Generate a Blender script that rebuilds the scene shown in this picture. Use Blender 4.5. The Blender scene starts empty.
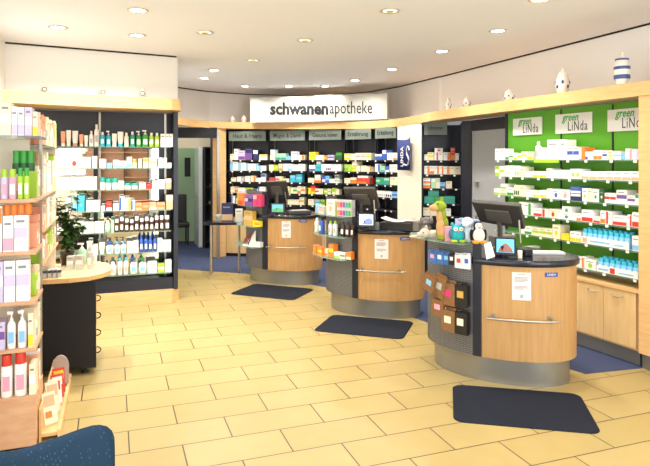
import bpy, math, random
from mathutils import Vector, Matrix
random.seed(7)
C = bpy.context.scene.collection
PI = math.pi
# ------------------------------------------------------------------ camera frame helpers
F = 590.0; H = 1.70
YAW = math.atan2(212, 590); SY, CY = math.sin(YAW), math.cos(YAW)
def W(px, d):                       # plan position of a photo column at depth d
    u = (px-325)/F*d
    return Vector((u*CY+d*SY, -u*SY+d*CY))
def zat(py, d): return H-(py-160)/F*d
def colx(x, y):
    d = x*SY+y*CY
    return 325+F*(x*CY-y*SY)/d
def depth(x, y): return x*SY+y*CY
def hit(A, B, px):                  # where photo column px meets the plan line A-B
    u = (px-325)/F
    r = Vector((u*CY+SY, -u*SY+CY)); t = (B-A)
    det = r.x*(-t.y)+t.x*r.y
    m = (A.x*(-t.y)+t.x*A.y)/det
    return r*m, m
def V2(x, y): return Vector((x, y))
# ------------------------------------------------------------------ materials
def lin(h):
    h = h.lstrip('#')
    o = []
    for i in (0, 2, 4):
        c = int(h[i:i+2], 16)/255
        o.append(c/12.92 if c <= .04045 else ((c+.055)/1.055)**2.4)
    return (*o, 1)
M = {}
def mat(name, col, rough=.5, metal=0, spec=.5, coat=0):
    if name in M: return M[name]
    m = bpy.data.materials.new(name); m.use_nodes = True
    b = m.node_tree.nodes['Principled BSDF']
    b.inputs['Base Color'].default_value = lin(col)
    b.inputs['Roughness'].default_value = rough
    b.inputs['Metallic'].default_value = metal
    b.inputs['Specular IOR Level'].default_value = spec
    b.inputs['Coat Weight'].default_value = coat
    m.diffuse_color = lin(col)
    M[name] = m
    return m
def nodes(m): return m.node_tree.nodes, m.node_tree.links, m.node_tree.nodes['Principled BSDF']
def wood(name, c1, c2, scale=(1, 1, 12), rough=.4):
    m = mat(name, c1, rough)
    N, L, b = nodes(m)
    tc = N.new('ShaderNodeTexCoord'); mp = N.new('ShaderNodeMapping'); mp.inputs['Scale'].default_value = scale
    nz = N.new('ShaderNodeTexNoise'); nz.inputs['Scale'].default_value = 3; nz.inputs['Detail'].default_value = 5
    cr = N.new('ShaderNodeValToRGB')
    cr.color_ramp.elements[0].position = .3; cr.color_ramp.elements[0].color = lin(c1)
    cr.color_ramp.elements[1].position = .7; cr.color_ramp.elements[1].color = lin(c2)
    L.new(tc.outputs['Object'], mp.inputs['Vector']); L.new(mp.outputs[0], nz.inputs['Vector'])
    L.new(nz.outputs['Fac'], cr.inputs['Fac']); L.new(cr.outputs[0], b.inputs['Base Color'])
    return m
def noisy(name, c1, c2, scale=200, rough=.9, bump=.3):
    m = mat(name, c1, rough, spec=.2)
    N, L, b = nodes(m)
    tc = N.new('ShaderNodeTexCoord')
    nz = N.new('ShaderNodeTexNoise'); nz.inputs['Scale'].default_value = scale; nz.inputs['Detail'].default_value = 3
    cr = N.new('ShaderNodeValToRGB')
    cr.color_ramp.elements[0].position = .35; cr.color_ramp.elements[0].color = lin(c1)
    cr.color_ramp.elements[1].position = .65; cr.color_ramp.elements[1].color = lin(c2)
    L.new(tc.outputs['Object'], nz.inputs['Vector'])
    L.new(nz.outputs['Fac'], cr.inputs['Fac']); L.new(cr.outputs[0], b.inputs['Base Color'])
    if bump:
        bp = N.new('ShaderNodeBump'); bp.inputs['Strength'].default_value = bump; bp.inputs['Distance'].default_value = .004
        L.new(nz.outputs['Fac'], bp.inputs['Height']); L.new(bp.outputs[0], b.inputs['Normal'])
    return m
def tile_mat():
    m = mat('floor_tiles', 'e9cf9d', .32, spec=.45)
    N, L, b = nodes(m)
    tc = N.new('ShaderNodeTexCoord'); mp = N.new('ShaderNodeMapping')
    mp.inputs['Location'].default_value = (-.39, 0, 0)
    br = N.new('ShaderNodeTexBrick'); br.offset = .5; br.offset_frequency = 2
    br.inputs['Scale'].default_value = 1; br.inputs['Brick Width'].default_value = .6; br.inputs['Row Height'].default_value = .3
    br.inputs['Mortar Size'].default_value = .0042; br.inputs['Mortar Smooth'].default_value = .2; br.inputs['Bias'].default_value = 0
    br.inputs['Color1'].default_value = lin('b4a06b'); br.inputs['Color2'].default_value = lin('ae9a63'); br.inputs['Mortar'].default_value = lin('463928')
    nz = N.new('ShaderNodeTexNoise'); nz.inputs['Scale'].default_value = 5; nz.inputs['Detail'].default_value = 4
    mx = N.new('ShaderNodeMixRGB'); mx.blend_type = 'MULTIPLY'; mx.inputs['Fac'].default_value = .25
    cr = N.new('ShaderNodeValToRGB'); cr.color_ramp.elements[0].color = lin('cdb898'); cr.color_ramp.elements[1].color = lin('ffffff')
    L.new(tc.outputs['Object'], mp.inputs['Vector']); L.new(mp.outputs[0], br.inputs['Vector'])
    L.new(tc.outputs['Object'], nz.inputs['Vector']); L.new(nz.outputs['Fac'], cr.inputs['Fac'])
    L.new(br.outputs['Color'], mx.inputs[1]); L.new(cr.outputs[0], mx.inputs[2]); L.new(mx.outputs[0], b.inputs['Base Color'])
    bp = N.new('ShaderNodeBump'); bp.inputs['Strength'].default_value = .25; bp.inputs['Distance'].default_value = .002; bp.invert = True
    L.new(br.outputs['Fac'], bp.inputs['Height']); L.new(bp.outputs[0], b.inputs['Normal'])
    return m
def perforated():
    m = mat('perforated_metal', '84858a', .45, .55)
    N, L, b = nodes(m)
    uv = N.new('ShaderNodeUVMap'); mp = N.new('ShaderNodeMapping'); mp.inputs['Scale'].default_value = (70, 70, 70)
    vo = N.new('ShaderNodeTexVoronoi'); vo.inputs['Randomness'].default_value = 0; vo.inputs['Scale'].default_value = 1
    cr = N.new('ShaderNodeValToRGB'); cr.color_ramp.interpolation = 'CONSTANT'
    cr.color_ramp.elements[0].color = lin('2b2b2e'); cr.color_ramp.elements[1].position = .3; cr.color_ramp.elements[1].color = lin('808184')
    L.new(uv.outputs[0], mp.inputs[0]); L.new(mp.outputs[0], vo.inputs['Vector']); L.new(vo.outputs['Distance'], cr.inputs[0]); L.new(cr.outputs[0], b.inputs['Base Color'])
    return m
def glassy(name, col, fac=.25, rough=.05):
    m = bpy.data.materials.new(name); m.use_nodes = True; N = m.node_tree.nodes; L = m.node_tree.links
    b = N['Principled BSDF']; b.inputs['Base Color'].default_value = lin(col); b.inputs['Roughness'].default_value = rough
    t = N.new('ShaderNodeBsdfTransparent'); t.inputs[0].default_value = (.93, .97, .95, 1)
    mx = N.new('ShaderNodeMixShader'); mx.inputs[0].default_value = fac
    L.new(t.outputs[0], mx.inputs[1]); L.new(b.outputs[0], mx.inputs[2]); L.new(mx.outputs[0], N['Material Output'].inputs[0])
    M[name] = m; return m
def emis(name, col, st):
    m = mat(name, col, .5); b = nodes(m)[2]
    b.inputs['Emission Color'].default_value = lin(col); b.inputs['Emission Strength'].default_value = st
    return m
PAL = dict(W=('white', 'f4f2ee'), C=('cream', 'efe6c8'), Y=('yellow', 'f0d62c'), L=('lime', 'a9d040'), G=('green', '3d9f3f'), D=('dark green', '2a5a33'),
  T=('teal', '2f9c8a'), K=('black', '232325'), B=('blue', '3760b8'), N=('navy', '262f60'), A=('light blue', '86c2ea'), Q=('turquoise', '35b4cf'),
  O=('orange', 'ee8530'), R=('red', 'd43a2a'), P=('pink', 'efa4ba'), X=('magenta', 'd83a72'), U=('purple', '78509a'), V=('lilac', 'cfc3e2'),
  E=('beige', 'd8b48e'), S=('grey', 'b6b6b4'), H=('dark brown', '46281e'), Z=('gold', 'c8a04a'), I=('apricot', 'f0a987'), J=('pale green', 'a8d8b4'))
def pm(k): return mat('print_'+PAL[k][0].replace(' ', '_'), PAL[k][1], .42)
TXT = mat('print_small_text', '8a8c90', .5)
MAPLE = wood('maple_veneer', 'dcae72', 'e6bd85', (1.5, 1.5, 14), .38)
MAPLE_DK = wood('maple_panel', 'b48a56', 'c29863', (14, 14, 1.2), .3)
MAPLE_LT = wood('maple_door', 'dcb67c', 'e6c48e', (9, 9, 1.2), .4)
BEECH = wood('beech_board', 'c99872', 'd8ac86', (3, 10, 10), .45)
NAVY = mat('navy_laminate', '141929', .35)
NAVYTOP = mat('navy_countertop', '141a2b', .18, spec=.6)
DARK = mat('charcoal_panel', '111216', .6)
STEEL = mat('brushed_steel', 'b0aaa0', .35, .9)
ALU = mat('aluminium_plinth', '9a988f', .42, .75)
PLGREY = mat('grey_plastic', '66625c', .5)
PLDARK = mat('dark_grey_plastic', '45423e', .5)
BLACKP = mat('black_plastic', '17171a', .4)
WALLW = mat('white_wall_paint', 'f0efed', .85, spec=.2)
CEILM = mat('ceiling_paint', 'eef0f8', .9, spec=.15)
GREENP = mat('green_panel', '4f9716', .45)
MIRROR = mat('mirror_glass', 'e8e8e6', .02, 1)
SIGNW = mat('sign_board', 'd8d8d2', .5); BOARD = mat('shop_sign_board', 'bdbdb6', .55)
HEAD = mat('header_panel', '76827a', .5)
SHGLASS = glassy('shelf_glass', 'a8cdb8', .35)
CLEAR = glassy('clear_acrylic', 'eef4f4', .22)
CARPET = noisy('blue_carpet', '384160', '4a5473', 260, .95, .5)
MATM = noisy('navy_mat', '171b26', '242833', 240, .95, .5)
FAB = None
def fabric():
    m = mat('blue_chair_fabric', '234a66', .9, spec=.15)
    N, L, b = nodes(m)
    tc = N.new('ShaderNodeTexCoord'); mp = N.new('ShaderNodeMapping'); mp.inputs['Scale'].default_value = (110, 110, 50); mp.inputs['Rotation'].default_value = (0, .5, 0)
    vo = N.new('ShaderNodeTexVoronoi'); vo.inputs['Scale'].default_value = 1; vo.inputs['Randomness'].default_value = .35
    cr = N.new('ShaderNodeValToRGB'); cr.color_ramp.elements[0].position = .08; cr.color_ramp.elements[0].color = lin('456272')
    cr.color_ramp.elements[1].position = .2; cr.color_ramp.elements[1].color = lin('213547')
    L.new(tc.outputs['Object'], mp.inputs[0]); L.new(mp.outputs[0], vo.inputs['Vector']); L.new(vo.outputs['Distance'], cr.inputs[0]); L.new(cr.outputs[0], b.inputs['Base Color'])
    return m
FAB = fabric()
# ------------------------------------------------------------------ mesh builder
class MB:
    def __init__(s): s.v = []; s.f = []; s.m = []; s.sm = []; s.mats = []; s.uv = None
    def mi(s, m):
        if m not in s.mats: s.mats.append(m)
        return s.mats.index(m)
    def face(s, pts, m, smooth=False):
        n = len(s.v); s.v += [tuple(p) for p in pts]; s.f.append(list(range(n, n+len(pts)))); s.m.append(s.mi(m)); s.sm.append(smooth)
    def idx(s, verts, faces, m, smooth=False):
        n = len(s.v); s.v += [tuple(p) for p in verts]; k = s.mi(m)
        for f in faces: s.f.append([n+i for i in f]); s.m.append(k); s.sm.append(smooth)
    def box(s, x0, x1, y0, y1, z0, z1, m):
        v = [(x0, y0, z0), (x1, y0, z0), (x1, y1, z0), (x0, y1, z0), (x0, y0, z1), (x1, y0, z1), (x1, y1, z1), (x0, y1, z1)]
        s.idx(v, [(0, 3, 2, 1), (4, 5, 6, 7), (0, 1, 5, 4), (1, 2, 6, 5), (2, 3, 7, 6), (3, 0, 4, 7)], m); return s
    def prism(s, poly, z0, z1, m, smooth=False):         # poly counter-clockwise
        n = len(poly); v = [(p[0], p[1], z0) for p in poly]+[(p[0], p[1], z1) for p in poly]
        s.idx(v, [list(range(n))[::-1], list(range(n, 2*n))], m)
        s.idx(v, [(i, (i+1) % n, n+(i+1) % n, n+i) for i in range(n)], m, smooth); return s
    def loft(s, rings, m, smooth=True, caps=True):        # rings: equal-length closed loops of 3D points
        n = len(rings[0]); v = [p for r in rings for p in r]; fs = []
        for k in range(len(rings)-1):
            for i in range(n):
                j = (i+1) % n; fs.append((k*n+i, k*n+j, (k+1)*n+j, (k+1)*n+i))
        s.idx(v, fs, m, smooth)
        if caps: s.idx(rings[0], [list(range(n))[::-1]], m); s.idx(rings[-1], [list(range(n))], m)
        return s
    def lathe(s, prof, m, c=(0, 0, 0), n=14, sx=1, sy=1, smooth=True):
        s.loft([[(c[0]+r*sx*math.cos(2*PI*i/n), c[1]+r*sy*math.sin(2*PI*i/n), c[2]+z) for i in range(n)] for r, z in prof], m, smooth); return s
    def tube(s, path, r, m, n=8):
        P = [Vector(p) for p in path]; rings = []
        for i, p in enumerate(P):
            a = P[max(0, i-1)]; b = P[min(len(P)-1, i+1)]; t = (b-a).normalized()
            up = Vector((0, 0, 1)) if abs(t.z) < .9 else Vector((1, 0, 0))
            x = t.cross(up).normalized(); y = x.cross(t).normalized()
            rr = r[i] if isinstance(r, (list, tuple)) else r
            rings.append([p+x*rr*math.cos(2*PI*k/n)+y*rr*math.sin(2*PI*k/n) for k in range(n)])
        s.loft(rings, m); return s
    def ell(s, c, rad, m, rot=None, n=14, k=9):
        R = rot or Matrix.Identity(3); c = Vector(c); rings = []
        for j in range(k+1):
            a = -PI/2+PI*j/k; a = max(-PI/2+.05, min(PI/2-.05, a))
            rings.append([c+R@Vector((rad[0]*math.cos(a)*math.cos(2*PI*i/n), rad[1]*math.cos(a)*math.sin(2*PI*i/n), rad[2]*math.sin(a))) for i in range(n)])
        s.loft(rings, m); return s
    def mesh(s, name):
        me = bpy.data.meshes.new(name); me.from_pydata(s.v, [], s.f)
        for m in s.mats: me.materials.append(m)
        me.polygons.foreach_set('material_index', s.m); me.polygons.foreach_set('use_smooth', s.sm)
        if s.uv:
            l = me.uv_layers.new(name='UVMap')
            for lp in me.loops: l.data[lp.index].uv = s.uv(me.vertices[lp.vertex_index].co)
        me.update(); return me
def link(name, me, parent=None):
    o = bpy.data.objects.new(name, me); C.objects.link(o)
    if parent:
        o.parent = parent; o.matrix_parent_inverse = parent.matrix_basis.inverted()
    return o
def obj(name, mb, parent=None, bevel=0, seg=2):
    o = link(name, mb.mesh(name), parent)
    if bevel:
        b = o.modifiers.new('bevel', 'BEVEL'); b.width = bevel; b.segments = seg; b.limit_method = 'ANGLE'; b.angle_limit = .6
    return o
def tag(o, label, cat, group=None):
    o['label'] = label; o['category'] = cat
    if group: o['group'] = group
    return o
def struct(o): o['kind'] = 'structure'; return o
def thing(name, label, cat, loc=(0, 0, 0), group=None):
    o = bpy.data.objects.new(name, None); C.objects.link(o); o.location = loc; o.empty_display_size = .1
    tag(o, label, cat, group); return o
def text_mesh(txt, size, mt, shear=0, bold=0, space=1, ext=.001, align='CENTER'):
    cu = bpy.data.curves.new('lettering', 'FONT'); cu.body = txt; cu.size = size; cu.shear = shear; cu.offset = bold; cu.space_character = space
    cu.extrude = ext; cu.align_x = align; cu.align_y = 'CENTER'; cu.resolution_u = 2
    t = bpy.data.objects.new('lettering', cu); C.objects.link(t)
    dg = bpy.context.evaluated_depsgraph_get(); me = bpy.data.meshes.new_from_object(t.evaluated_get(dg))
    bpy.data.objects.remove(t); bpy.data.curves.remove(cu)
    me.materials.clear(); me.materials.append(mt); me.name = 'lettering'
    for p in me.polygons: p.material_index = 0
    return me
def lay_text(me, loc, rz, parent, name='lettering', sx=1, sz=1):  # stands text upright at loc facing local -y
    me.transform(Matrix.Translation(loc)@Matrix.Rotation(rz, 4, 'Z')@Matrix.Rotation(PI/2, 4, 'X')@Matrix.Diagonal((sx, sz, 1, 1)))
    return link(name, me, parent)
def panel(A, B, z0, z1, th, m):      # upright slab whose front face runs A->B (seen left to right), thickness going away
    A = Vector(A); B = Vector(B); t = (B-A).normalized(); n = Vector((-t.y, t.x))*th
    mb = MB(); mb.prism([A, B, B+n, A+n], z0, z1, m); return mb
def padd(mb, A, B, z0, z1, th, m):
    A = Vector(A); B = Vector(B); t = (B-A).normalized(); n = Vector((-t.y, t.x))*th
    mb.prism([A, B, B+n, A+n], z0, z1, m); return mb
# ------------------------------------------------------------------ the setting
CZ = 2.92
mb = MB(); mb.box(-1.3, 5.2, -2.7, 12.9, -.08, 0, tile_mat()); struct(obj('floor', mb))
mb = MB(); mb.box(-1.3, 5.2, -2.7, 12.9, CZ, CZ+.1, CEILM); struct(obj('ceiling', mb))
cpts = [(.84, 9.52), (1.94, 8.65), (2.67, 7.43), (3.1, 5.44), (3.53, 3.71), (4.08, 3.655), (4.5, 3.66), (4.8, 6), (4.8, 9.8), (4, 12.6), (.78, 12.6), (.78, 9.6)]
mb = MB(); mb.prism(cpts, .0, .004, CARPET); struct(obj('floor_carpet', mb))
# left wall, with the shop windows nearer the street
mb = MB(); mb.box(-1.2, -1.05, 3.2, 7.9, 0, CZ, WALLW); mb.box(-1.2, -1.05, -2.5, 3.2, 0, .5, WALLW); mb.box(-1.2, -1.05, -2.5, 3.2, 2.6, CZ, WALLW)
struct(obj('wall_left', mb))
mb = MB()
for y in (-2.5, -.6, 1.3, 3.14): mb.box(-1.16, -1.08, y, y+.06, .5, 2.6, WALLW)
for z in (.5, 2.54): mb.box(-1.16, -1.08, -2.5, 3.2, z, z+.06, WALLW)
struct(obj('window_1', mb))
mb = MB(); mb.box(-1.2, 5.2, -2.65, -2.5, 2.7, CZ, WALLW); mb.box(-1.2, 5.2, -2.65, -2.5, 0, .35, WALLW)
mb.box(-1.2, 1.0, -2.65, -2.5, .35, 2.7, WALLW); mb.box(4.3, 5.2, -2.65, -2.5, .35, 2.7, WALLW)
struct(obj('wall_front', mb))
mb = MB()
for x in (1.0, 2.05, 3.15, 4.24): mb.box(x, x+.06, -2.62, -2.54, .35, 2.7, WALLW)
struct(obj('window_2', mb))
# shelving on the street side that the mirrors pick up
th = thing('wall_shelving', 'beech shelving on the street side, seen only in the display mirrors', 'shelving', (0, -2.3, 0))
mb = MB(); mb.box(-1.0, .95, -2.49, -2.47, .1, 2.2, BEECH); obj('back_panel', mb, th)
for x in (-1.0, -.36, .29, .93): mb = MB(); mb.box(x, x+.02, -2.47, -2.2, 0, 2.2, DARK); obj('side_panel', mb, th)
for z in (.1, .5, .85, 1.2, 1.55, 1.9, 2.18):
    mb = MB(); mb.box(-.98, .93, -2.47, -2.2, z, z+.02, BEECH); obj('shelf', mb, th)
# lower and upper right walls
mb = MB(); mb.box(4.95, 5.1, -2.5, 10, 0, 2.34, WALLW); struct(obj('wall_right', mb))
# bulkheads above the cornice
def wallpath(pts, z0, z1, th, m, name, smooth=True):
    P = [Vector(p) for p in pts]; n = len(P); out = []
    for i in range(n):
        t = (P[min(n-1, i+1)]-P[max(0, i-1)]).normalized(); out.append(P[i]+Vector((-t.y, t.x))*th)
    mb = MB(); rings = [[(P[i].x, P[i].y, z0), (P[i].x, P[i].y, z1), (out[i].x, out[i].y, z1), (out[i].x, out[i].y, z0)] for i in range(n)]
    mb.loft(rings, m, False); return struct(obj(name, mb))
wallpath([(-1.05, 6.86), (.70, 7.12)], 2.3, CZ, .1, WALLW, 'wall_left_bulkhead')
wallpath([(.72, 7.14), (.72, 9.75)], 2.4, CZ, .08, WALLW, 'wall_side')
wallpath([(.72, 9.75), (.98, 10.1), (1.6, 10.55), (2.37, 10.75), (3.2, 10.65), (3.9, 10.25), (4.3, 9.6), (4.46, 8.8), (4.48, 7.9)], 2.26, CZ, .12, WALLW, 'wall_back_bulkhead')
wallpath([(4.48, 7.9), (4.48, 7.55), (4.5, 7.5), (4.5, -2.5)], 2.26, CZ, .12, WALLW, 'wall_right_bulkhead')
wallpath([(.74, 7.61), (.74, 11.75)], 0, 2.3, .08, WALLW, 'wall_passage')
wallpath([(-1.2, 7.75), (.72, 7.75)], 0, 2.4, .08, WALLW, 'wall_behind_display')
# dark strip painting in the shade of the gap where walls meet ceiling
GAP = mat('painted_gap_shade', '2a2622', .9)
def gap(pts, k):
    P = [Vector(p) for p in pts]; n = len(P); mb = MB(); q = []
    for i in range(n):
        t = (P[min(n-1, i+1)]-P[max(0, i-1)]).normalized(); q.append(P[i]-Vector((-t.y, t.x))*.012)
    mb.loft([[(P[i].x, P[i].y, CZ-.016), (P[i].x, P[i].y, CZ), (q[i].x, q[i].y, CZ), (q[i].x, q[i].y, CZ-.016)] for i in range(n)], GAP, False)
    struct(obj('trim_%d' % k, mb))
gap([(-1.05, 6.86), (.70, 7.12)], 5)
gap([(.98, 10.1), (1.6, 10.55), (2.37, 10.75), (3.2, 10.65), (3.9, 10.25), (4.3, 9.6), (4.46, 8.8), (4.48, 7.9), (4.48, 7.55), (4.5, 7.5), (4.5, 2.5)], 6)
# the maple cornice: front board and soffit
def cornice(front, back, name, h=.115):
    mb = MB(); rings = []
    for (x, y, z), (bx, by) in zip(front, back):
        rings.append([(x, y, z), (x, y, z+h), (bx, by, z+h), (bx, by, z+.02)])
    mb.loft(rings, MAPLE, False); return struct(obj(name, mb))
fr = []
for px, d, z in [(179, 9.3, 2.26), (187, 9.66, 2.258), (196, 9.95, 2.256), (210, 10.2, 2.255), (228, 10.33, 2.254), (245, 10.33, 2.246), (262, 10.26, 2.239), (290, 10.08, 2.229),
                 (315, 9.93, 2.22), (341, 9.74, 2.212), (365, 9.46, 2.203), (386, 9.12, 2.197), (397, 8.86, 2.204), (408, 8.6, 2.212), (420, 8.32, 2.22)]:
    w = W(px, d); fr.append((w.x, w.y, z))
fr += [(3.97, 6.9, 2.22), (3.955, 6.2, 2.22), (3.945, 5.2, 2.22), (3.97, 4.5, 2.22), (4.01, 3.62, 2.22), (4.06, 2.6, 2.22), (4.1, 1.6, 2.22)]
bk = [(.74, 9.4), (.76, 9.8), (.98, 10.12), (1.35, 10.42), (1.7, 10.6), (2.0, 10.68), (2.37, 10.77), (2.9, 10.73), (3.2, 10.67), (3.6, 10.46), (3.9, 10.27), (4.2, 9.85), (4.32, 9.6), (4.43, 9.1), (4.48, 8.2),
      (4.52, 6.9), (4.52, 6.2), (4.52, 5.2), (4.52, 4.5), (4.52, 3.62), (4.52, 2.6), (4.52, 1.6)]
cornice(fr, bk, 'trim_1')
lf = [(-1.05, 6.58, 2.275), (-.6, 6.70, 2.273), (-.1, 6.80, 2.271), (.4, 6.86, 2.27), (.63, 6.89, 2.27), (.71, 6.93, 2.27), (.745, 7.02, 2.27), (.745, 7.3, 2.27)]
lb = [(-1.05, 7.6), (-.6, 7.6), (-.1, 7.6), (.4, 7.6), (.6, 7.6), (.66, 7.6), (.70, 7.6), (.72, 7.6)]
cornice(lf, lb, 'trim_2', .125)
# maple post and grey post beside the passage, header board, white pillar
A0 = W(217, 10.25); A1 = W(226, 10.4)
obj_ = panel(A0, A1, 0.0, 2.26, .12, MAPLE); struct(obj('trim_3', obj_))
w = W(218.4, 10.12); mb = MB(); mb.box(w.x-.025, w.x+.025, w.y-.03, w.y+.03, 0, 2.2, STEEL); struct(obj('trim_4', mb))
mb = panel(W(170, 10.15), W(217, 10.2), 2.08, 2.262, .04, NAVY); struct(obj('wall_header', mb))
P0, P1 = W(397.5, 8.86), W(421.5, 8.3)
CREAMW = mat('cream_pillar_paint', 'f1ead8', .8, spec=.2)
mb = MB(); t = (P1-P0).normalized(); n = Vector((-t.y, t.x))*.35; mb.prism([P0, P1, W(420.5, 8.7), W(398.5, 9.2)], 0, 2.25, CREAMW); struct(obj('wall_pillar', mb))
# passage behind the left doorway
BEIGE = mat('beige_wall_paint', 'cfc4ac', .85)
mb = MB(); mb.box(.72, 2.6, 11.75, 11.85, 1.93, CZ, BEIGE); mb.box(1.64, 2.6, 11.75, 11.85, 0, 1.93, BEIGE); struct(obj('wall_back', mb))
SAGE = mat('pale_green_wall_paint', 'a9bfa0', .85)
mb = MB(); mb.box(.5, 2.6, 12.7, 12.8, 0, CZ, SAGE); struct(obj('wall_back_room', mb))
mb = MB(); mb.box(.55, .72, 11.75, 12.7, 0, CZ, SAGE); struct(obj('wall_back_room_side', mb))
PALE = mat('white_door_paint', 'dfe4e6', .5)
mb = MB(); mb.box(1.56, 1.63, 11.55, 12.2, .01, 1.95, PALE); d1 = struct(obj('door_1', mb))
mb = MB(); mb.box(1.53, 1.56, 11.62, 11.7, .98, 1.06, STEEL); obj('door_handle', mb, d1)
# lower back wall behind the shelving curve
wallpath([(1.7, 10.75), (2.4, 10.95), (3.3, 10.75), (4.0, 10.3), (4.6, 9.4), (4.95, 8.6)], 0, 2.28, .1, NAVY, 'wall_curve')

# ------------------------------------------------------------------ products
ORD = ['', 'second ', 'third ', 'fourth ', 'fifth ', 'sixth ', 'seventh ', 'eighth ', 'ninth ', 'tenth ', 'eleventh ', 'twelfth ', 'thirteenth ']
KN = dict(q=('bottle', 'bottle'), b=('medicine_box', 'box'), k=('carton', 'box'), o=('bottle', 'bottle'), p=('pump_bottle', 'bottle'), t=('cream_tube', 'tube'), j=('cream_jar', 'jar'))
cache = {}
def box_mesh(w, d, h, base, acc, pat):
    key = ('b', round(w, 3), round(d, 3), round(h, 3), base, acc, pat)
    if key in cache: return cache[key]
    mb = MB(); mb.box(-w/2, w/2, -d/2, d/2, 0, h, pm(base)); y = -d/2-.0006; a = pm(acc)
    q = lambda x0, x1, z0, z1, m, yy=y: mb.face([(x0, yy, z0), (x1, yy, z0), (x1, yy, z1), (x0, yy, z1)], m)
    e = w*.48
    if pat == 'l': q(-e, e, h*.04, h*.38, a)
    elif pat == 'u': q(-e, e, h*.62, h*.96, a)
    elif pat == 'm': q(-e, e, h*.38, h*.66, a)
    elif pat == 'r': q(w*.12, e, h*.04, h*.96, a)
    elif pat == 'f': q(-e, -w*.12, h*.04, h*.96, a)
    elif pat == 's': q(-e, e, h*.04, h*.96, a); q(-e*.7, e*.6, h*.55, h*.72, pm('W'), y-.0004)
    elif pat == 'd': mb.face([(w*.2*math.cos(i*PI/5), y, h*.42+min(w, h)*.26*math.sin(i*PI/5)) for i in range(10)], a)
    elif pat == '2':
        for sx in (-.22, .22): mb.face([(w*sx+w*.15*math.cos(i*PI/5), y, h*.4+h*.2*math.sin(i*PI/5)) for i in range(10)], a)
    elif pat == 'c':
        for i in range(3): q(-e+i*w*.34, -e+i*w*.34+w*.24, h*.12, h*.5, a)
    elif pat == 'w':
        for i, k in enumerate('OXUTG'): q(-e+i*w*.19, -e+i*w*.19+w*.17, h*.1, h*.74, pm(k))
    if pat in 'lmrfdn':
        z = .74 if pat != 'm' else .8
        x0 = -e*.75 if pat != 'f' else 0
        x1 = e*.55 if pat != 'r' else .05*w
        q(x0, x1, h*z, h*(z+.07), TXT, y-.0003)
    cache[key] = mb.mesh('carton'); return cache[key]
def bottle_meshes(kind, w, h, base, acc):
    key = (kind, round(w, 3), round(h, 3), base, acc)
    if key in cache: return cache[key]
    r = w/2; b = MB(); c = MB(); B = pm(base); A_ = pm(acc); cn = 'cap'
    if kind == 'o':
        b.lathe([(r*.9, 0), (r, .004), (r, h*.68), (r*.85, h*.76), (r*.42, h*.8), (r*.42, h*.81)], B); c.lathe([(r*.5, h*.8), (r*.5, h*.99), (r*.44, h)], A_)
        b.box(-r*.55, r*.55, -r*1.01, -r*.8, h*.2, h*.5, pm('W' if base != 'W' else 'S'))
    elif kind == 'p':
        b.lathe([(r*.9, 0), (r, .004), (r, h*.62), (r*.7, h*.7), (r*.36, h*.73)], B, sy=.8); cn = 'pump_head'
        c.lathe([(r*.42, h*.72), (r*.42, h*.79), (r*.16, h*.8), (r*.16, h*.9)], A_); c.box(-r*.95, r*.35, -r*.2, r*.2, h*.9, h*.98, A_)
        b.box(-r*.6, r*.6, -r*.84, -r*.6, h*.15, h*.45, pm('W' if base not in 'W' else 'A'))
    elif kind == 'q':
        b.lathe([(r*.97, 0), (r, .004), (r, h*.7), (r*.9, h*.735)], B, n=20); c.lathe([(r*.86, h*.73), (r*.86, h*.98), (r*.8, h)], A_, n=20)
        b.box(-r*.6, r*.6, -r*1.01, -r*.75, h*.15, h*.5, pm('W' if base not in 'WVC' else 'P'))
    elif kind == 't':
        c.lathe([(r*.78, 0), (r*.82, .003), (r*.8, h*.2)], A_); cn = 'cap'
        n = 14; rings = []
        for k, (rx, ry) in enumerate([(.78, .78), (.92, .8), (1, .5), (1, .14), (1, .05)]):
            z = h*(.2+.8*k/4); rings.append([(r*rx*math.cos(2*PI*i/n), r*ry*math.sin(2*PI*i/n), z) for i in range(n)])
        b.loft(rings, B)
    else:
        b.lathe([(r*.92, 0), (r, .004), (r, h*.6)], B); c.lathe([(r*1.03, h*.6), (r*1.03, h*.96), (r*.95, h)], A_); cn = 'lid'
    cache[key] = (b.mesh('bottle'), c.mesh('cap'), cn); return cache[key]
def make(kind, w, d, h, base, acc, pat, loc, rz):
    nm = KN[kind][0]
    if kind in 'bk':
        o = link(nm, box_mesh(w, d, h, base, acc, pat)); o.location = loc; o.rotation_euler.z = rz; return o
    bm_, cm_, cn = bottle_meshes(kind, w, h, base, acc)
    o = link(nm, bm_); o.location = loc; o.rotation_euler.z = rz
    c = bpy.data.objects.new(cn, cm_); C.objects.link(c); c.parent = o
    c['label'] = PAL[acc][0]+' '+cn.replace('_', ' ')
    return o
NOUN = dict(q='wide-capped bottle', b='medicine box', k='carton', o='bottle', p='pump bottle', t='standing tube', j='jar')
def desc(kind, base, acc, pat):
    a, b = PAL[base][0], PAL[acc][0]
    if kind in 'bk':
        if pat == 's': a, b = b, b
        if pat == 'w': return 'rainbow-striped carton'
        return (a if a == b or pat == 'n' else a+'-and-'+b).replace(' ', '-')+' '+NOUN[kind]
    return a.replace(' ', '-')+' '+NOUN[kind]+('' if a == b else ' with '+b.replace(' ', '-')+{'p': ' pump', 'j': ' lid'}.get(kind, ' cap'))
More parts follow.
